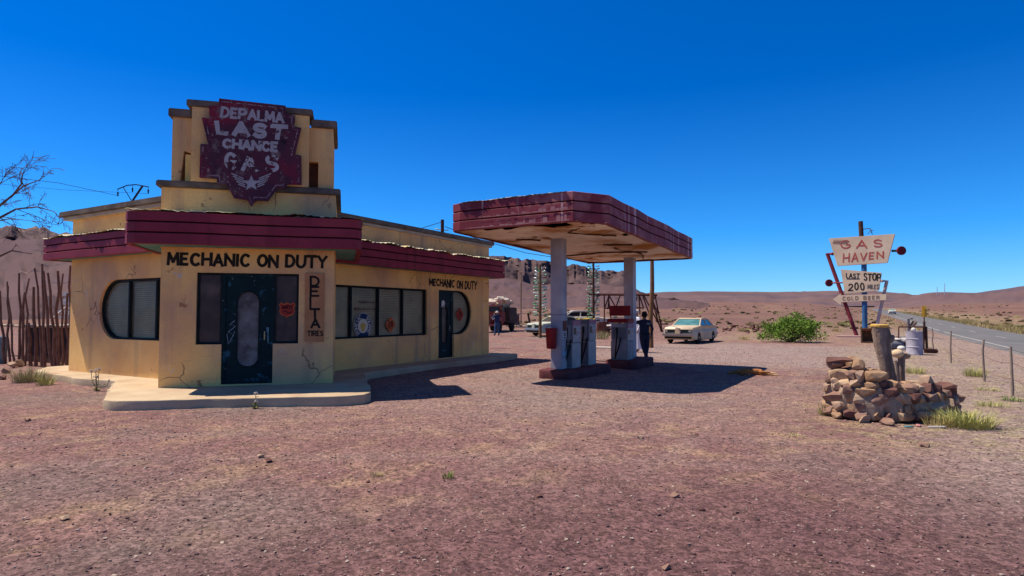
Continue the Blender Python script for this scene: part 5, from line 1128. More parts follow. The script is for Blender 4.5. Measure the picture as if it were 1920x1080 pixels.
# ================================================================== POLES, WIRES, BOTTLE TREES, TRUSS
WPO = mat('wooden_pole', (.22, .11, .05), (.15, .075, .035), 4, .85, bump=.3); DRK = mat('dark_wire', (.02, .02, .025))
def at_d(px, py, d): return far(px, py, d)
q = G(1221, 652); d0 = q.dot(FH)
up = thing('utility_pole', 'tall brown wooden pole standing behind the canopy left of the cream car', 'pole', q)
mb = MB(); mb.tube([q-ZZ*.1, at_d(1220, 600, d0), at_d(1223, 540, d0), at_d(1222.5, 470, d0)], [.12, .11, .105, .09], 9); mb.build('pole', WPO, up, smooth=50)
GL = [mat('green_bottle', (.06, .22, .09), (.10, .30, .16), 3, .15, spec=.6), mat('clear_bottle', (.50, .56, .50), (.35, .42, .38), 3, .15, spec=.6), mat('brown_bottle', (.06, .03, .015), rough=.15, spec=.6)]
def bottle_mesh():
    mb = MB(); M_ = Matrix.Rotation(math.pi/2, 3, 'Y'); mb.lathe((0, 0, 0), [(.012, 0), (.016, .02), (.02, .10), (.05, .16), (.052, .34), (.04, .36)], 10, M_); return mb
def bottle_tree(px, pyb, pyt, d, y0, y1, label):
    q = at_d(px, pyb, d); q.z = hz(q.x, q.y); rng = random.Random(int(px)); t = thing('bottle_tree', label, 'bottle tree', q, 'bottle trees')
    mb = MB(); mb.tube([q-ZZ*.1, at_d(px-.5, pyt, d)], [.11, .09], 8); mb.build('pole', WPO if px < 1050 else RST, t)
    protos = []
    for m_ in GL:
        o = bottle_mesh().build('bottle', m_, t, smooth=40); o.data.transform(Matrix.Identity(4)); protos.append(o)
    # prototype meshes are local: undo the origin shift
    for o in protos: o.data.transform(Matrix.Translation(ORG[t.name]))
    k = 0; n = int((y1-y0)/5.2)
    for i in range(n):
        z = at_d(px, y0+(y1-y0)*i/(n-1), d).z
        for s_ in range(4):
            o = protos[rng.choices((0, 1, 2), (.5, .35, .15))[0]]
            c = o if False else o.copy(); COL.objects.link(c); c.parent = t
            a = s_*math.pi/2+rng.uniform(-.35, .35); up_ = rng.uniform(.1, .4)
            c.location = Vector((math.cos(a)*.14, math.sin(a)*.14, z-q.z)); c.rotation_euler = (0, -up_, a); k += 1
    for o in protos: bpy.data.objects.remove(o)
bottle_tree(1013, 630, 497, 41, 505, 592, 'brown pole hung with rows of green bottles left of the near column')
bottle_tree(1113, 622, 488, 47, 494, 602, 'dark pole hung with clear and green bottles between the columns')
q = G(977, 605); d1 = 60; lp = thing('lamp_post', 'thin pale post with small crossbar near the stone pedestal', 'post', (at_d(977, 600, d1).x, at_d(977, 600, d1).y, 0))
mb = MB(); mb.tube([at_d(977, 606, d1), at_d(977.5, 511, d1)], .06, 6); mb.tube([at_d(974.5, 511, d1), at_d(980.5, 511, d1)], .07, 5); mb.tube([at_d(976.5, 590, d1), at_d(976.5, 530, d1)], .08, 6); mb.build('post', mat('tan_post', (.32, .19, .12)), lp)
q = at_d(963, 614, 60); q.z = hz(q.x, q.y)
pd = thing('stone_pedestal', 'square brown stone pedestal with flat pale slab on top', 'pedestal', q); R_ = Matrix.Rotation(YAW+.2, 3, 'Z')
H0 = at_d(963, 590, 60).z-q.z
mb = MB(); mb.box(q+ZZ*(H0/2), (.95, .95, H0), R_); mb.build('base', mat('pedestal_stone', (.11, .06, .05), (.20, .12, .10), 2, bump=.8, bsc=6), pd)
mb = MB(); mb.box(q+ZZ*(H0+.06), (1.35, 1.2, .12), R_); mb.build('slab', mat('pedestal_slab', (.40, .30, .25)), pd)
mb = MB(); mb.box(q+ZZ*.08, (1.3, 1.2, .18), R_); mb.build('footing', mat('pedestal_foot', (.10, .06, .055)), pd)
q = at_d(995, 616, 60); q.z = hz(q.x, q.y); mb = MB(); mb.tube([q-ZZ*.1, at_d(990, 587, 60)], [.12, .10], 7); tag(mb.build('leaning_post', RST, org=q), 'short dark leaning post between pedestal and bottle tree', 'post')
mb = MB()
for k in range(7): q = at_d(966+k*3.6, 615.5+rng.uniform(-.5, .5), 58); q.z = hz(q.x, q.y)+.1; mb.rock(q, (.5, .35, .3), rng, 12)
tag(mb.build('low_kerb', mat('pale_kerb', (.34, .25, .22), (.2, .13, .12), 2), org=q), 'low broken kerb of pale stones beside the pedestal', 'kerb')
# rusted truss
def truss():
    d = 50; t = thing('truss_frame', 'rusted steel truss gantry on splayed lattice legs behind the pumps', 'frame', at_d(1170, 622, d)); TR = mat('truss_rust', (.075, .028, .022), (.11, .045, .03), 3)
    def bar(name, segs, r=.055):
        mb = MB()
        for a, b_ in segs: mb.tube([at_d(*a), at_d(*b_)], r, 5)
        mb.build(name, TR, t)
    A, B = d-.8, d+1.2
    bar('beam', [((1104, 552.5, A), (1232, 553.5, A)), ((1110, 551.5, B), (1228, 552, B))], .08)
    bar('leg', [((1133, 554, A), (1133.5, 625, A)), ((1142, 554, A), (1133, 580, A)), ((1142, 554, A), (1140, 580, A)), ((1141, 560, A), (1146, 600, A)), ((1133, 578, A), (1155, 578, A))])
    bar('brace', [((1142, 554, A), (1155, 577, A)), ((1163, 554, A), (1154, 578, A))])
    bar('leg', [((1205, 554, B), (1217, 588, B)), ((1198, 552, A), (1200, 590, A)), ((1198, 552, A), (1207, 578, A)), ((1190, 577, A), (1206, 577.5, A)), ((1195, 556, A), (1188, 577, A))])
    bar('leg', [((1207, 554, A), (1243, 622, A)), ((1228, 553, A), (1242, 622, A)), ((1221, 566, A), (1232, 553, A)), ((1223, 562, A), (1233, 588, A)), ((1222, 578, A), (1234, 578, A)), ((1233, 580, A), (1230, 603, A)), ((1231, 603, A), (1239, 603, A)), ((1222, 563, A), (1240, 622, B))])
    bar('leg', [((1106, 553, B), (1101, 600, B)), ((1122, 554, B), (1101, 600, B)), ((1098, 577, B), (1112, 577, B)), ((1106, 575, A), (1098, 610, A))])
truss()
# electricity pylon far behind the roof and its wires
D2 = 150; py_ = thing('pylon', 'steel pylon head with arched crossarm seen above the left roof', 'pylon', (at_d(247, 588, D2).x, at_d(247, 588, D2).y, 0)); PYM = mat('dark_steel', (.045, .045, .06), rough=.6)
E_ = lambda a, b_: at_d(a, b_, D2)
mb = MB(); mb.tube([E_(220, 355), E_(238, 347.5), E_(255, 346), E_(279, 350.5)], .14, 5); mb.build('crossarm', PYM, py_)
mb = MB(); mb.tube([E_(247, 600), E_(247, 377)], [.4, .2], 6); mb.tube([E_(247, 377), E_(231, 351)], .10, 5); mb.tube([E_(248, 377), E_(267, 349)], .26, 5); mb.build('mast', PYM, py_)
for a, b_ in ((221, 355), (248.5, 347), (278, 350)):
    mb = MB(); mb.tube([E_(a, b_), E_(a, b_+5), E_(a, b_+6), E_(a, b_+13)], [.05, .05, .2, .14], 6); mb.build('insulator', PYM, py_)
def wire(pts, r, label):
    P = []
    for i in range(len(pts)-1):
        for k in range(6): P.append(at_d(*[pts[i][j]+(pts[i+1][j]-pts[i][j])*k/6 for j in range(3)]))
    P.append(at_d(*pts[-1])); mb = MB(); mb.tube(P, r, 4); tag(mb.build('power_line', DRK, org=P[0]), label, 'wire', 'power lines')
wire(((-120, 322, 120), (0, 330, 128), (110, 343, 138), (222, 367, 150)), .05, 'thin power line from the left edge to the pylon arm')
wire(((-120, 342, 140), (0, 345, 140), (120, 356, 145), (278, 363, 150)), .035, 'fainter power line behind the bare tree toward the pylon')
q = at_d(829, 588, 30); rp = thing('roof_pole', 'short dark pole with insulators sticking up behind the right roof edge', 'pole', (q.x, q.y, 0))
mb = MB(); mb.tube([at_d(829, 600, 30), at_d(829.5, 412, 30)], .085, 8); mb.build('pole', RST, rp)
mb = MB(); mb.tube([at_d(817, 430, 30), at_d(841, 432, 30)], .02, 5); mb.rock(at_d(819, 429, 30), (.2, .1, .1), rng, 10); mb.rock(at_d(840, 431, 30), (.08, .08, .1), rng, 10); mb.build('insulator', mat('pale_green_insulator', (.35, .5, .42)), rp)
wire(((835, 425, 30), (890, 446, 34), (985, 474, 38), (1060, 486, 42), (1113, 489, 47), (1222, 480, 30)), .018, 'sagging wire from the roof pole past the canopy')
wire(((829, 416, 30), (790, 428, 26), (760, 434, 24)), .014, 'short wire running left from the roof pole')
for px, pt, lab in ((1757, 538, 'left one of two thin masts on the right hand ridge'), (1771, 531, 'right one of two thin masts on the right hand ridge')):
    a = at_d(px, 549, 850); mb = MB(); mb.tube([a-ZZ*6, at_d(px, pt, 850)], [.5, .3], 4); tag(mb.build('mast', mat('mast_steel', (.30, .34, .42)), org=a), lab, 'mast', 'masts on the ridge')

# ================================================================== VEHICLES
CARGL = mat('dusty_car_glass', (.05, .15, .16), (.10, .24, .24), 2, .12, spec=.6); TYRE = mat('tyre_rubber', (.016, .014, .014), (.03, .026, .026), 6, .9); HUB = mat('hub_steel', (.35, .33, .32), rough=.4, metal=.7); LAMPG = mat('headlight_glass', (.30, .28, .26), rough=.15, spec=.7)
def plate_y(mb, polys, w, bev):  # outline in (x, z), extruded across y
    vs, fs = plate_data(polys, w, bev); mb.add([(v.x, v.z, v.y) for v in vs], fs)
def sedan(name, label, paint, loc, rz, glass=CARGL, grp='old cars', trim=CHR):
    t = thing(name, label, 'car', (0, 0, 0), grp); t.location = (0, 0, 0)
    def wa(cx, r, z0): return [(cx+r*math.cos(math.radians(a)), .33+r*math.sin(math.radians(a))) for a in range(0, 181, 18)]
    body = [(-2.42, .42), (-2.38, .30)]+[(-1.72, .24)]+wa(-1.35, .37, 0)[::-1]+[(-.95, .22), (.92, .22)]+wa(1.45, .37, 0)[::-1]+[(1.85, .26), (2.34, .30), (2.40, .42), (2.38, .74), (2.30, .84), (1.6, .90), (.85, .955), (-.9, .955), (-1.55, .97), (-2.25, .92), (-2.44, .80)]
    mb = MB(); plate_y(mb, [body], 1.78, .05)
    def shape(v):
        x, y, z = v; k = 1-.10*max(0, (abs(x)-1.7)/.75)**2; k *= 1-.07*max(0, (z-.62)/.35); return (x, y*k, z)
    mb.v = [shape(v) for v in mb.v]; b_ = mb.build('body', paint, t, smooth=40)
    cab = [(1.02, .95), (.30, 1.32), (.12, 1.355), (-.75, 1.35), (-.95, 1.31), (-1.62, .965)]
    def cs(v): x, y, z = v; return (x, y*(1-.22*max(0, (z-.95)/.42)), z)
    mb = MB(); plate_y(mb, [cab], 1.56, .03); mb.v = [cs(v) for v in mb.v]; g = mb.build('window_glass', glass, t, smooth=35)
    mb = MB(); rf = [(.34, 1.335), (.12, 1.385), (-.75, 1.38), (-1.0, 1.335), (-.95, 1.30), (-.70, 1.325), (.10, 1.33), (.32, 1.29)]
    plate_y(mb, [rf], 1.34, .02); mb.build('roof', paint, t, smooth=35)
    for sy in (-1, 1):
        for xa, xb in ((1.04, .30), (-.28, -.25), (-1.64, -.95)):
            mb = MB(); mb.tube([(xa, sy*.775, .95), (xb, sy*.625, 1.345)], .045, 6); mb.build('pillar', paint, t)
    for x in (1.45, -1.35):
        for sy in (-1, 1):
            M_ = Matrix.Rotation(math.pi/2, 3, 'X'); mb = MB(); mb.lathe((x, sy*.76, .32), [(.17, -.10), (.30, -.09), (.32, -.05), (.32, .05), (.30, .09), (.17, .10)], 20, M_); w = mb.build('wheel', TYRE, t, smooth=40)
            mb = MB(); mb.lathe((x, sy*.76, .32), [(.05, -.105), (.17, -.085), (.19, -.02), (.19, .02), (.17, .085), (.05, .105)], 16, M_); mb.build('hub', HUB, w, smooth=40)
    mb = MB(); mb.box((.0, 0, .45), (3.0, 1.35, .42)); mb.build('underbody', TYRE, t)
    for sy in (-1, 1):
        mb = MB(); mb.box((2.43, sy*.46, .695), (.06, .58, .18)); mb.build('grille', FRAME, t, bevel=.01)
        mb = MB(); mb.box((2.455, sy*.66, .695), (.04, .17, .13)); mb.build('headlight', LAMPG, t, bevel=.015)
        mb = MB(); mb.box((-2.46, sy*.55, .70), (.06, .45, .13)); mb.build('tail_light', REDP, t, bevel=.01)
    mb = MB(); mb.box((2.46, 0, .68), (.12, .30, .38)); mb.build('nose_piece', paint, t, bevel=.03)
    mb = MB(); mb.box((2.50, 0, .50), (.14, 1.74, .12)); mb.build('bumper', trim, t, bevel=.035)
    mb = MB(); mb.box((2.41, 0, .36), (.10, 1.5, .14)); mb.build('valance', FRAME, t, bevel=.03)
    mb = MB(); mb.box((-2.50, 0, .48), (.12, 1.7, .12)); mb.build('bumper', trim, t, bevel=.035)
    t.location = loc; t.rotation_euler = (0, 0, rz); ORG[t.name] = Vector(loc); return t
CRP = mat('cream_car_paint', (.58, .43, .27), (.48, .34, .21), 1.4, .45, spec=.5, third=((.42, .30, .22), .9, .58, .75), chips=[((.28, .14, .09), 3, .72, .03)])
GWP = mat('chalky_green_paint', (.46, .46, .37), (.34, .36, .29), 1.6, .7, chips=[((.20, .09, .05), 2.4, .62, .05)])
WTP = mat('dusty_white_paint', (.62, .57, .50), (.5, .43, .36), 1.6, .6, chips=[((.22, .10, .06), 2.4, .68, .04)])
def face(px_target):  # heading angle (of +x) pointing from a place toward the camera, rotated
    return math.atan2(-px_target.y, -px_target.x)
q = G(1296, 643); q = far(1297, 643, q.dot(FH)+.9); q.z = hz(q.x, q.y)
sedan('parked_car', 'cream two door sedan with flat front parked behind the canopy shadow', CRP, q, face(q)-math.radians(17))
q = far(1045, 625, 44.5); q.z = hz(q.x, q.y); sedan('car_wreck', 'faded greenish white car wreck half hidden by the near column', GWP, q, face(q)-math.radians(42), mat('empty_window', (.05, .04, .035)))
q = far(1092, 620, 50); q.z = hz(q.x, q.y); cw = sedan('car_wreck', 'white roofed wreck with yellow bundles behind the grey pumps', WTP, q, face(q)+math.radians(100), mat('dark_cabin', (.03, .02, .02)))
cw.scale = (1, 1, 1.25)
mb = MB(); rng = random.Random(61)
for k in range(9):
    p = far(1078+k*4.2, 600+rng.uniform(-2, 1.5), 46.5); mb.rock(p, (.34, .3, .26), rng, 12)
p = far(1094, 605, 46.5); mb.box((p.x, p.y, hz(p.x, p.y)+.33), (1.2, .6, .66), Matrix.Rotation(YAW, 3, 'Z'))
tag(mb.build('yellow_bundle', mat('yellow_sacking', (.55, .40, .06), (.35, .25, .05), 2), org=p), 'heap of yellow sacks in front of the white roofed wreck', 'sacks')
q = far(1633, 592, 165); q.z = rz(8.7) if False else q.z
yy = (far(1633, 588, 172)).y; t_ = sedan('distant_car', 'tiny white car far off on the road', WTP, (7.2, yy, rz(yy)), -math.pi/2)
# brown adobe wall stub behind pumps
q = far(1131, 618, 44); q.z = hz(q.x, q.y); mb = MB(); mb.box(q+ZZ*.5, (.9, .5, 1.0), Matrix.Rotation(YAW, 3, 'Z')); tag(mb.build('rusty_tank', mat('rust_orange', (.22, .075, .045), (.14, .05, .035), 3, bump=.4), org=q, bevel=.1), 'rust brown tank beside the worn grey pump', 'tank')
q = far(1152, 622, 42); q.z = hz(q.x, q.y); mt = thing('motorcycle', 'old red and white motorcycle half hidden behind the red topped pump', 'motorcycle', q)
A_ = RT*.95+FH*.3; Mw = Matrix.Rotation(math.pi/2, 3, 'X')
for s_ in (-1, 1):
    mb = MB(); c = q+A_*.62*s_+ZZ*.31
    mb.tube([c+A_.normalized()*.28*math.cos(a)+ZZ*.28*math.sin(a) for a in [2*math.pi*i/16 for i in range(17)]], .045, 6); mb.build('wheel', TYRE, mt)
mb = MB(); mb.tube([q-A_*.6+ZZ*.35, q+ZZ*.7, q+A_*.45+ZZ*.75, q+A_*.62+ZZ*.31], .05, 6); mb.tube([q+A_*.4+ZZ*.7, q+A_*.3+ZZ*1.05], .03, 6); mb.rock(q+ZZ*.4, (.4, .3, .35), rng, 14); mb.build('frame', RST, mt)
mb = MB(); mb.rock(q+A_*.15+ZZ*.80, (.5, .26, .24), rng, 22); mb.build('tank', REDP, mt); mb = MB(); mb.rock(q-A_*.3+ZZ*.80, (.6, .26, .14), rng, 22); mb.build('seat', WHP, mt)
# truck
def truck():
    q = far(931, 626, 51); q.z = hz(q.x, q.y); t = thing('old_truck', 'rusty red old truck loaded with a big white bundle beyond the station', 'truck', (0, 0, 0))
    TP = mat('truck_red', (.30, .07, .05), (.22, .055, .045), 1.5, .7, chips=[((.13, .05, .04), 2.5, .6, .05)]); TD = mat('truck_dark_bed', (.06, .035, .03), (.10, .06, .05), 2)
    mb = MB(); mb.box((1.75, 0, 1.0), (1.5, 1.15, .75)); mb.build('bonnet', TP, t, bevel=.16, smooth=40)
    for sy in (-1, 1):
        mb = MB(); pts_ = [(1.75+.62*math.cos(math.radians(a)), sy*.82, .62+.42*math.sin(math.radians(a))) for a in range(-10, 191, 20)]; mb.tube(pts_, .17, 8); mb.build('mudguard', TP, t, smooth=True)
        mb = MB(); mb.lathe((2.45, sy*.62, 1.12), [(.02, -.05), (.12, -.03), (.13, .05), (.1, .06)], 14, Matrix.Rotation(math.pi/2, 3, 'Y')); mb.build('headlight', LAMPG, t)
    mb = MB(); mb.box((2.515, 0, 1.0), (.05, .7, .62)); mb.build('grille', TD, t, bevel=.02)
    mb = MB(); mb.box((2.62, 0, .58), (.1, 1.9, .16)); mb.build('bumper', TP, t, bevel=.03)
    mb = MB(); mb.box((.45, 0, 1.42), (1.2, 1.6, 1.5)); mb.v = [(x-(.12 if z > 1.9 and x > .5 else 0), y*(.9 if z > 1.9 else 1), z) for x, y, z in mb.v]; c = mb.build('cab', TP, t, bevel=.14, smooth=40)
    mb = MB(); mb.box((1.02, 0, 1.85), (.10, 1.25, .42), Matrix.Rotation(-.12, 3, 'Y')); mb.build('windscreen', mat('dark_windscreen', (.02, .02, .02), rough=.2), c)
    for sy in (-1, 1): mb = MB(); mb.box((.45, sy*.775, 1.82), (.75, .06, .42)); mb.build('side_window', mat('dark_side_window', (.02, .02, .02), rough=.2), c)
    mb = MB(); mb.box((-1.25, 0, 1.35), (2.0, 2.1, 1.3)); mb.build('bed', TD, t, bevel=.05)
    mb = MB(); mb.box((-.4, 0, .62), (3.4, .9, .25)); mb.build('chassis', TD, t)
    for x in (1.75, -1.4):
        for sy in (-1, 1): mb = MB(); mb.lathe((x, sy*.85, .45), [(.2, -.13), (.42, -.12), (.45, -.06), (.45, .06), (.42, .12), (.2, .13)], 18, Matrix.Rotation(math.pi/2, 3, 'X')); mb.build('wheel', TYRE, t, smooth=40)
    ql = face(q)-math.radians(20); t.location = q; t.rotation_euler = (0, 0, ql); t.scale = (1, 1, 1.0)
    Rz = Matrix.Rotation(ql, 3, 'Z'); c = q+Rz @ Vector((-.9, 0, 2.45)); mb = MB(); rg = random.Random(3)
    for k in range(16): mb.rock(c+Rz @ Vector((rg.uniform(-.9, .9), rg.uniform(-.75, .75), rg.uniform(-.25, .30))), (rg.uniform(.5, .9), rg.uniform(.5, .9), rg.uniform(.4, .7)), rg, 16)
    tag(mb.build('white_bundle', mat('dirty_white_sacking', (.62, .54, .44), (.45, .34, .26), 3, bump=.4, chips=[((.12, .08, .06), 2.4, .62, .04)]), org=c), 'big lumpy white sacking bundle piled on the truck', 'bundle')
truck()

# ================================================================== PEOPLE AND DOG
def skin(name, J, E, mats, pick, parent, sub=2):
    names = list(J); me = bpy.data.meshes.new(name); me.from_pydata([J[k][:3] for k in names], [(names.index(a), names.index(b_)) for a, b_ in E], [])
    o = bpy.data.objects.new(name, me); COL.objects.link(o); sk = o.modifiers.new('s', 'SKIN'); sk.use_smooth_shade = True
    for i, k in enumerate(names):
        r = J[k][3]; me.skin_vertices[0].data[i].radius = (r if hasattr(r, '__len__') else (r, r)); me.skin_vertices[0].data[i].use_root = (i == 0)
    ss = o.modifiers.new('u', 'SUBSURF'); ss.levels = sub; ss.render_levels = sub
    dg = bpy.context.evaluated_depsgraph_get(); m2 = bpy.data.meshes.new_from_object(o.evaluated_get(dg)); bpy.data.objects.remove(o)
    for m_ in mats: m2.materials.append(m_)
    for p in m2.polygons: p.material_index = pick(p.center); p.use_smooth = True
    r = bpy.data.objects.new(name, m2); COL.objects.link(r)
    if parent: r.parent = parent
    return r
SKN = mat('skin', (.26, .13, .085), rough=.6); NAVY = mat('navy_uniform', (.020, .024, .046), (.032, .036, .062), 8, .9); HAIR = mat('black_hair', (.012, .01, .01), rough=.7); DENM = mat('blue_denim', (.035, .07, .15), (.05, .09, .18), 8, .9); DBLU = mat('dark_blue_shirt', (.025, .04, .085), rough=.9); WROB = mat('white_robe', (.68, .66, .72), (.58, .55, .62), 4, .9); SHOE = mat('dark_shoe', (.02, .016, .014), rough=.6)
def hand(J, E, w, d, side, tag_, r=.0085):   # palm end + five short finger chains
    d = Vector(d).normalized(); s_ = Vector(side).normalized(); w = Vector(w)
    J['palm'+tag_] = (*(w+d*.07), (.034, .022)); E.append(('wr'+tag_, 'palm'+tag_))
    for k, (o, L_) in enumerate(((-.028, .06), (-.010, .075), (.009, .07), (.027, .055))):
        a = w+d*.09+s_*o; b_ = a+d*L_*.6-s_.cross(d)*.008; c = b_+d*L_*.4-s_.cross(d)*.03
        for q_, p in (('a', a), ('b', b_), ('c', c)): J[f'f{k}{q_}{tag_}'] = (*p, r)
        E += [('palm'+tag_, f'f{k}a{tag_}'), (f'f{k}a{tag_}', f'f{k}b{tag_}'), (f'f{k}b{tag_}', f'f{k}c{tag_}')]
    a = w+d*.03-s_*.04; b_ = a+d*.045-s_*.02; J['t1'+tag_] = (*a, r*1.15); J['t2'+tag_] = (*b_, r); E += [('wr'+tag_, 't1'+tag_), ('t1'+tag_, 't2'+tag_)]
def person(label, loc, rz, arms, legs, mats, pick, extra, sc=1.0):
    """faces +y locally. arms: dict side->(elbow, wrist, hand dir); legs: side->(knee, ankle, toe)"""
    t = thing('person', label, 'person', (0, 0, 0)); 
    J = {'pel': (0, 0, .95, (.165, .12)), 'wai': (0, .01, 1.10, (.155, .115)), 'che': (0, 0, 1.30, (.19, .13)), 'nkb': (0, -.01, 1.46, (.075, .07)), 'nck': (0, 0, 1.53, .052), 'hd1': (0, .015, 1.61, (.072, .085)), 'hd2': (0, .01, 1.69, (.076, .092)), 'top': (0, 0, 1.745, (.05, .06))}
    E = [('pel', 'wai'), ('wai', 'che'), ('che', 'nkb'), ('nkb', 'nck'), ('nck', 'hd1'), ('hd1', 'hd2'), ('hd2', 'top')]
    J['nose'] = (0, .115, 1.635, .014); E.append(('hd1', 'nose'))
    for s_, sx in (('L', -1), ('R', 1)):
        el, wr, hd = arms[s_]; J['sh'+s_] = (sx*.175, 0, 1.42, .075); J['el'+s_] = (*el, .045); J['wr'+s_] = (*wr, .030)
        E += [('che', 'sh'+s_), ('sh'+s_, 'el'+s_), ('el'+s_, 'wr'+s_)]; hand(J, E, wr, hd, (0, 1, 0) if abs(hd[1]) < .7 else (1, 0, 0), s_)
        kn, an, to = legs[s_]; J['hp'+s_] = (sx*.10, 0, .86, .105); J['kn'+s_] = (*kn, .078); J['an'+s_] = (*an, .06); J['to'+s_] = (*to, .042)
        E += [('pel', 'hp'+s_), ('hp'+s_, 'kn'+s_), ('kn'+s_, 'an'+s_), ('an'+s_, 'to'+s_)]
        J['ear'+s_] = (sx*.085, .0, 1.64, .016); E.append(('hd1', 'ear'+s_))
    skin('body', J, E, mats, pick, t)
    for nm, b_, m_ in extra: o = b_.build(nm, m_, smooth=40); o.parent = t
    for sx in (-1, 1):
        o = ball((sx*.03, .085, 1.66), .011, 1, 6).build('eye', HAIR); o.parent = t
    mbm = MB(); mbm.box((0, .092, 1.585), (.045, .012, .010)); o = mbm.build('mouth', mat('lips', (.2, .07, .06))); o.parent = t
    t.location = loc; t.rotation_euler = (0, 0, rz); t.scale = (sc,)*3; ORG[t.name] = Vector(loc); return t
def hairc(z0=1.60, r=.098, back=-.012):
    mb = MB(); mb.lathe((0, back, z0), [(.085, -.02), (r, .04), (r, .10), (.08, .155), (.03, .18), (.004, .183)], 16); return mb
away = lambda p: math.atan2(p.y, p.x)-math.pi/2      # rotation so that local +y looks away from the camera
# officer leaning on the pump, back to the camera, legs crossed
q = G(1209, 679)
mbt = MB(); pen = Pen(mbt, lambda u, v: Vector((u, -.128, v)), (0, -1, 0), .004); pen.text('SEC', .012, box=(.05, 1.33, .17, 1.37))
bt = MB(); bt.box((0, .0, 1.0), (.335, .235, .05))
person('person in dark navy uniform leaning an arm on the red topped pump with crossed legs', q, away(q)+.25, {'L': ((-.42, .10, 1.33), (-.62, .22, 1.30), (-.9, .3, -.1)), 'R': ((.29, -.02, 1.16), (.26, .12, .95), (-.1, .4, -.9))},
       {'L': ((-.03, .05, .50), (.10, .0, .09), (.14, .16, .04)), 'R': ((.10, .06, .50), (.0, -.06, .09), (.02, .06, .04))}, [NAVY, SKN, SHOE], lambda c: 2 if c.z < .12 else 1 if (c.z > 1.50 or (c.x < -.60) or (c.z < 1.03 and c.y > .15 and c.z > .93)) else 0,
       [('hair', hairc(), HAIR), ('lettering', mbt, WHP), ('belt', bt, SHOE)], 1.01)
# robed person mostly behind the far column
q = far(1194, 655, 26.5); q.z = hz(q.x, q.y)
rb_ = MB(); rb_.lathe((0, 0, 0), [(.24, .14), (.22, .5), (.20, .9), (.20, 1.2), (.185, 1.40), (.08, 1.5)], 18); rb_.v = [(x*1.05, y*.75, z) for x, y, z in rb_.v]
cp_ = MB(); cp_.lathe((0, 0, 1.66), [(.098, 0), (.104, .04), (.098, .09), (.06, .125), (.004, .13)], 16)
person('person in long white robe and white cap standing behind the far column', q, away(q)+2.2, {'L': ((-.27, .02, 1.16), (-.25, .12, .95), (0, .2, -1)), 'R': ((.27, .02, 1.16), (.25, .14, .95), (0, .2, -1))}, {'L': ((-.11, .02, .48), (-.11, 0, .09), (-.12, .14, .04)), 'R': ((.11, .02, .48), (.11, 0, .09), (.12, .14, .04))},
       [WROB, SKN], lambda c: 1 if c.z > 1.5 or c.z < .16 or (abs(c.x) > .2 and c.z < .93) else 0, [('robe', rb_, WROB), ('cap', cp_, WHP)], 1.02)
# photographer far off
q = far(932, 627, 44); q.z = hz(q.x, q.y)
cp2 = MB(); cp2.lathe((0, .01, 1.655), [(.15, 0), (.15, .012), (.102, .02), (.10, .08), (.06, .12), (.004, .125)], 16)
cmr = MB(); cmr.box((0, .22, 1.63), (.15, .07, .10)); cmr.lathe((0, .26, 1.63), [(.04, 0), (.04, .08)], 12, Matrix.Rotation(-math.pi/2, 3, 'X'))
person('person in dark blue clothes and white hat raising a camera beside the red truck', q, away(q)+.5, {'L': ((-.30, .14, 1.28), (-.10, .22, 1.55), (.2, .1, .9)), 'R': ((.30, .14, 1.28), (.10, .22, 1.55), (-.2, .1, .9))}, {'L': ((-.14, .03, .50), (-.17, 0, .09), (-.19, .14, .04)), 'R': ((.13, .03, .50), (.16, 0, .09), (.18, .14, .04))},
       [DBLU, SKN, DENM, SHOE], lambda c: 3 if c.z < .12 else 2 if c.z < .93 else 1 if (c.z > 1.5) else 0, [('hat', cp2, WHP), ('camera', cmr, SHOE)], 1.0)
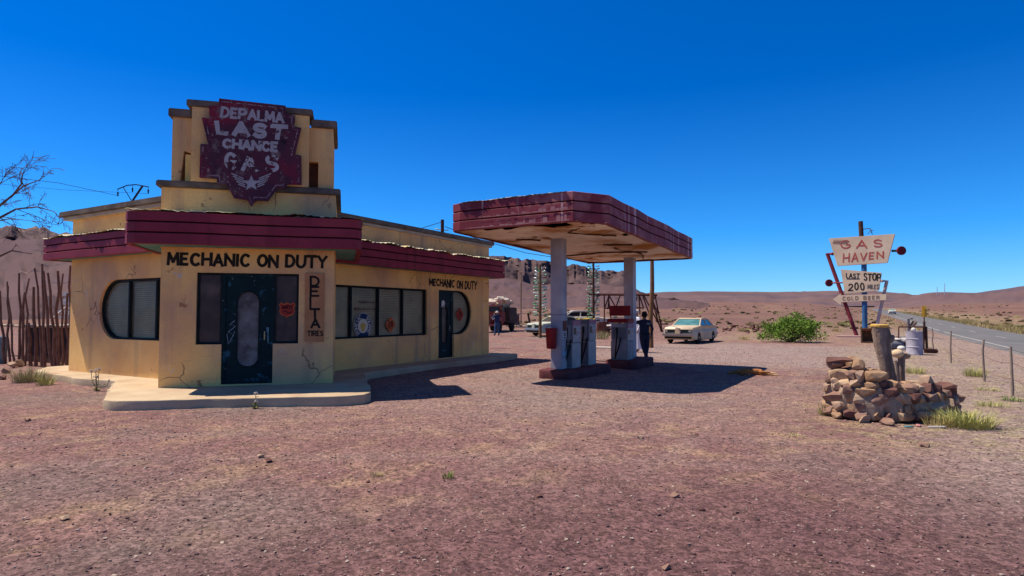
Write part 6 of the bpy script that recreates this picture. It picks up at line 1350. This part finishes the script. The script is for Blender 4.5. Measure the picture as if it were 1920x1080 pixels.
# sleeping dog
DOGM = mat('tan_dog_coat', (.36, .15, .05), (.28, .11, .035), 5, .9); DOGP = mat('pale_dog_paw', (.55, .36, .2), rough=.9)
q = G(1421, 703)
def dog():
    t = thing('dog', 'tan dog lying on its side at the tip of the canopy shadow', 'dog', (0, 0, 0))
    J = {'hip': (0, 0, .12, (.12, .10)), 'bel': (-.22, .0, .12, (.105, .10)), 'che': (-.46, 0, .13, (.13, .115)), 'shd': (-.60, .02, .12, (.10, .09)), 'nec': (-.74, .06, .10, .065), 'hed': (-.88, .10, .09, (.075, .06)), 'muz': (-1.0, .07, .06, .038), 'nos': (-1.06, .05, .055, .022), 'ea1': (-.85, .18, .12, .02), 'ea2': (-.80, .22, .09, .012),
         'th': (.06, -.14, .14, .075), 'kn': (-.04, -.30, .13, .05), 'hk': (.22, -.40, .12, .027), 'pw': (.36, -.52, .10, .026), 'pt': (.42, -.55, .09, .02), 'th2': (.04, -.10, .07, .07), 'kn2': (.02, -.30, .05, .045), 'hk2': (.30, -.34, .04, .026), 'pw2': (.46, -.44, .03, .026), 'pt2': (.52, -.46, .03, .02),
         'fe': (-.56, -.16, .11, .045), 'fw': (-.52, -.36, .08, .026), 'fp': (-.50, -.48, .06, .026), 'fe2': (-.62, -.14, .05, .042), 'fw2': (-.66, -.34, .04, .025), 'fp2': (-.62, -.46, .03, .025), 'ta': (.16, .06, .08, .03), 'tb': (.32, .16, .04, .02), 'tc': (.46, .22, .03, .01)}
    E = [('hip', 'bel'), ('bel', 'che'), ('che', 'shd'), ('shd', 'nec'), ('nec', 'hed'), ('hed', 'muz'), ('muz', 'nos'), ('hed', 'ea1'), ('ea1', 'ea2'), ('hip', 'th'), ('th', 'kn'), ('kn', 'hk'), ('hk', 'pw'), ('pw', 'pt'), ('hip', 'th2'), ('th2', 'kn2'), ('kn2', 'hk2'), ('hk2', 'pw2'), ('pw2', 'pt2'), ('shd', 'fe'), ('fe', 'fw'), ('fw', 'fp'), ('shd', 'fe2'), ('fe2', 'fw2'), ('fw2', 'fp2'), ('hip', 'ta'), ('ta', 'tb'), ('tb', 'tc')]
    skin('body', J, E, [DOGM, DOGP, SHOE], lambda c: 2 if c.x < -1.045 else 1 if (c.x > .36 and c.y < -.3) or (c.y < -.44) else 0, t)
    t.scale = (.82,)*3; t.location = q; t.rotation_euler = (0, 0, YAW+.05)
dog()
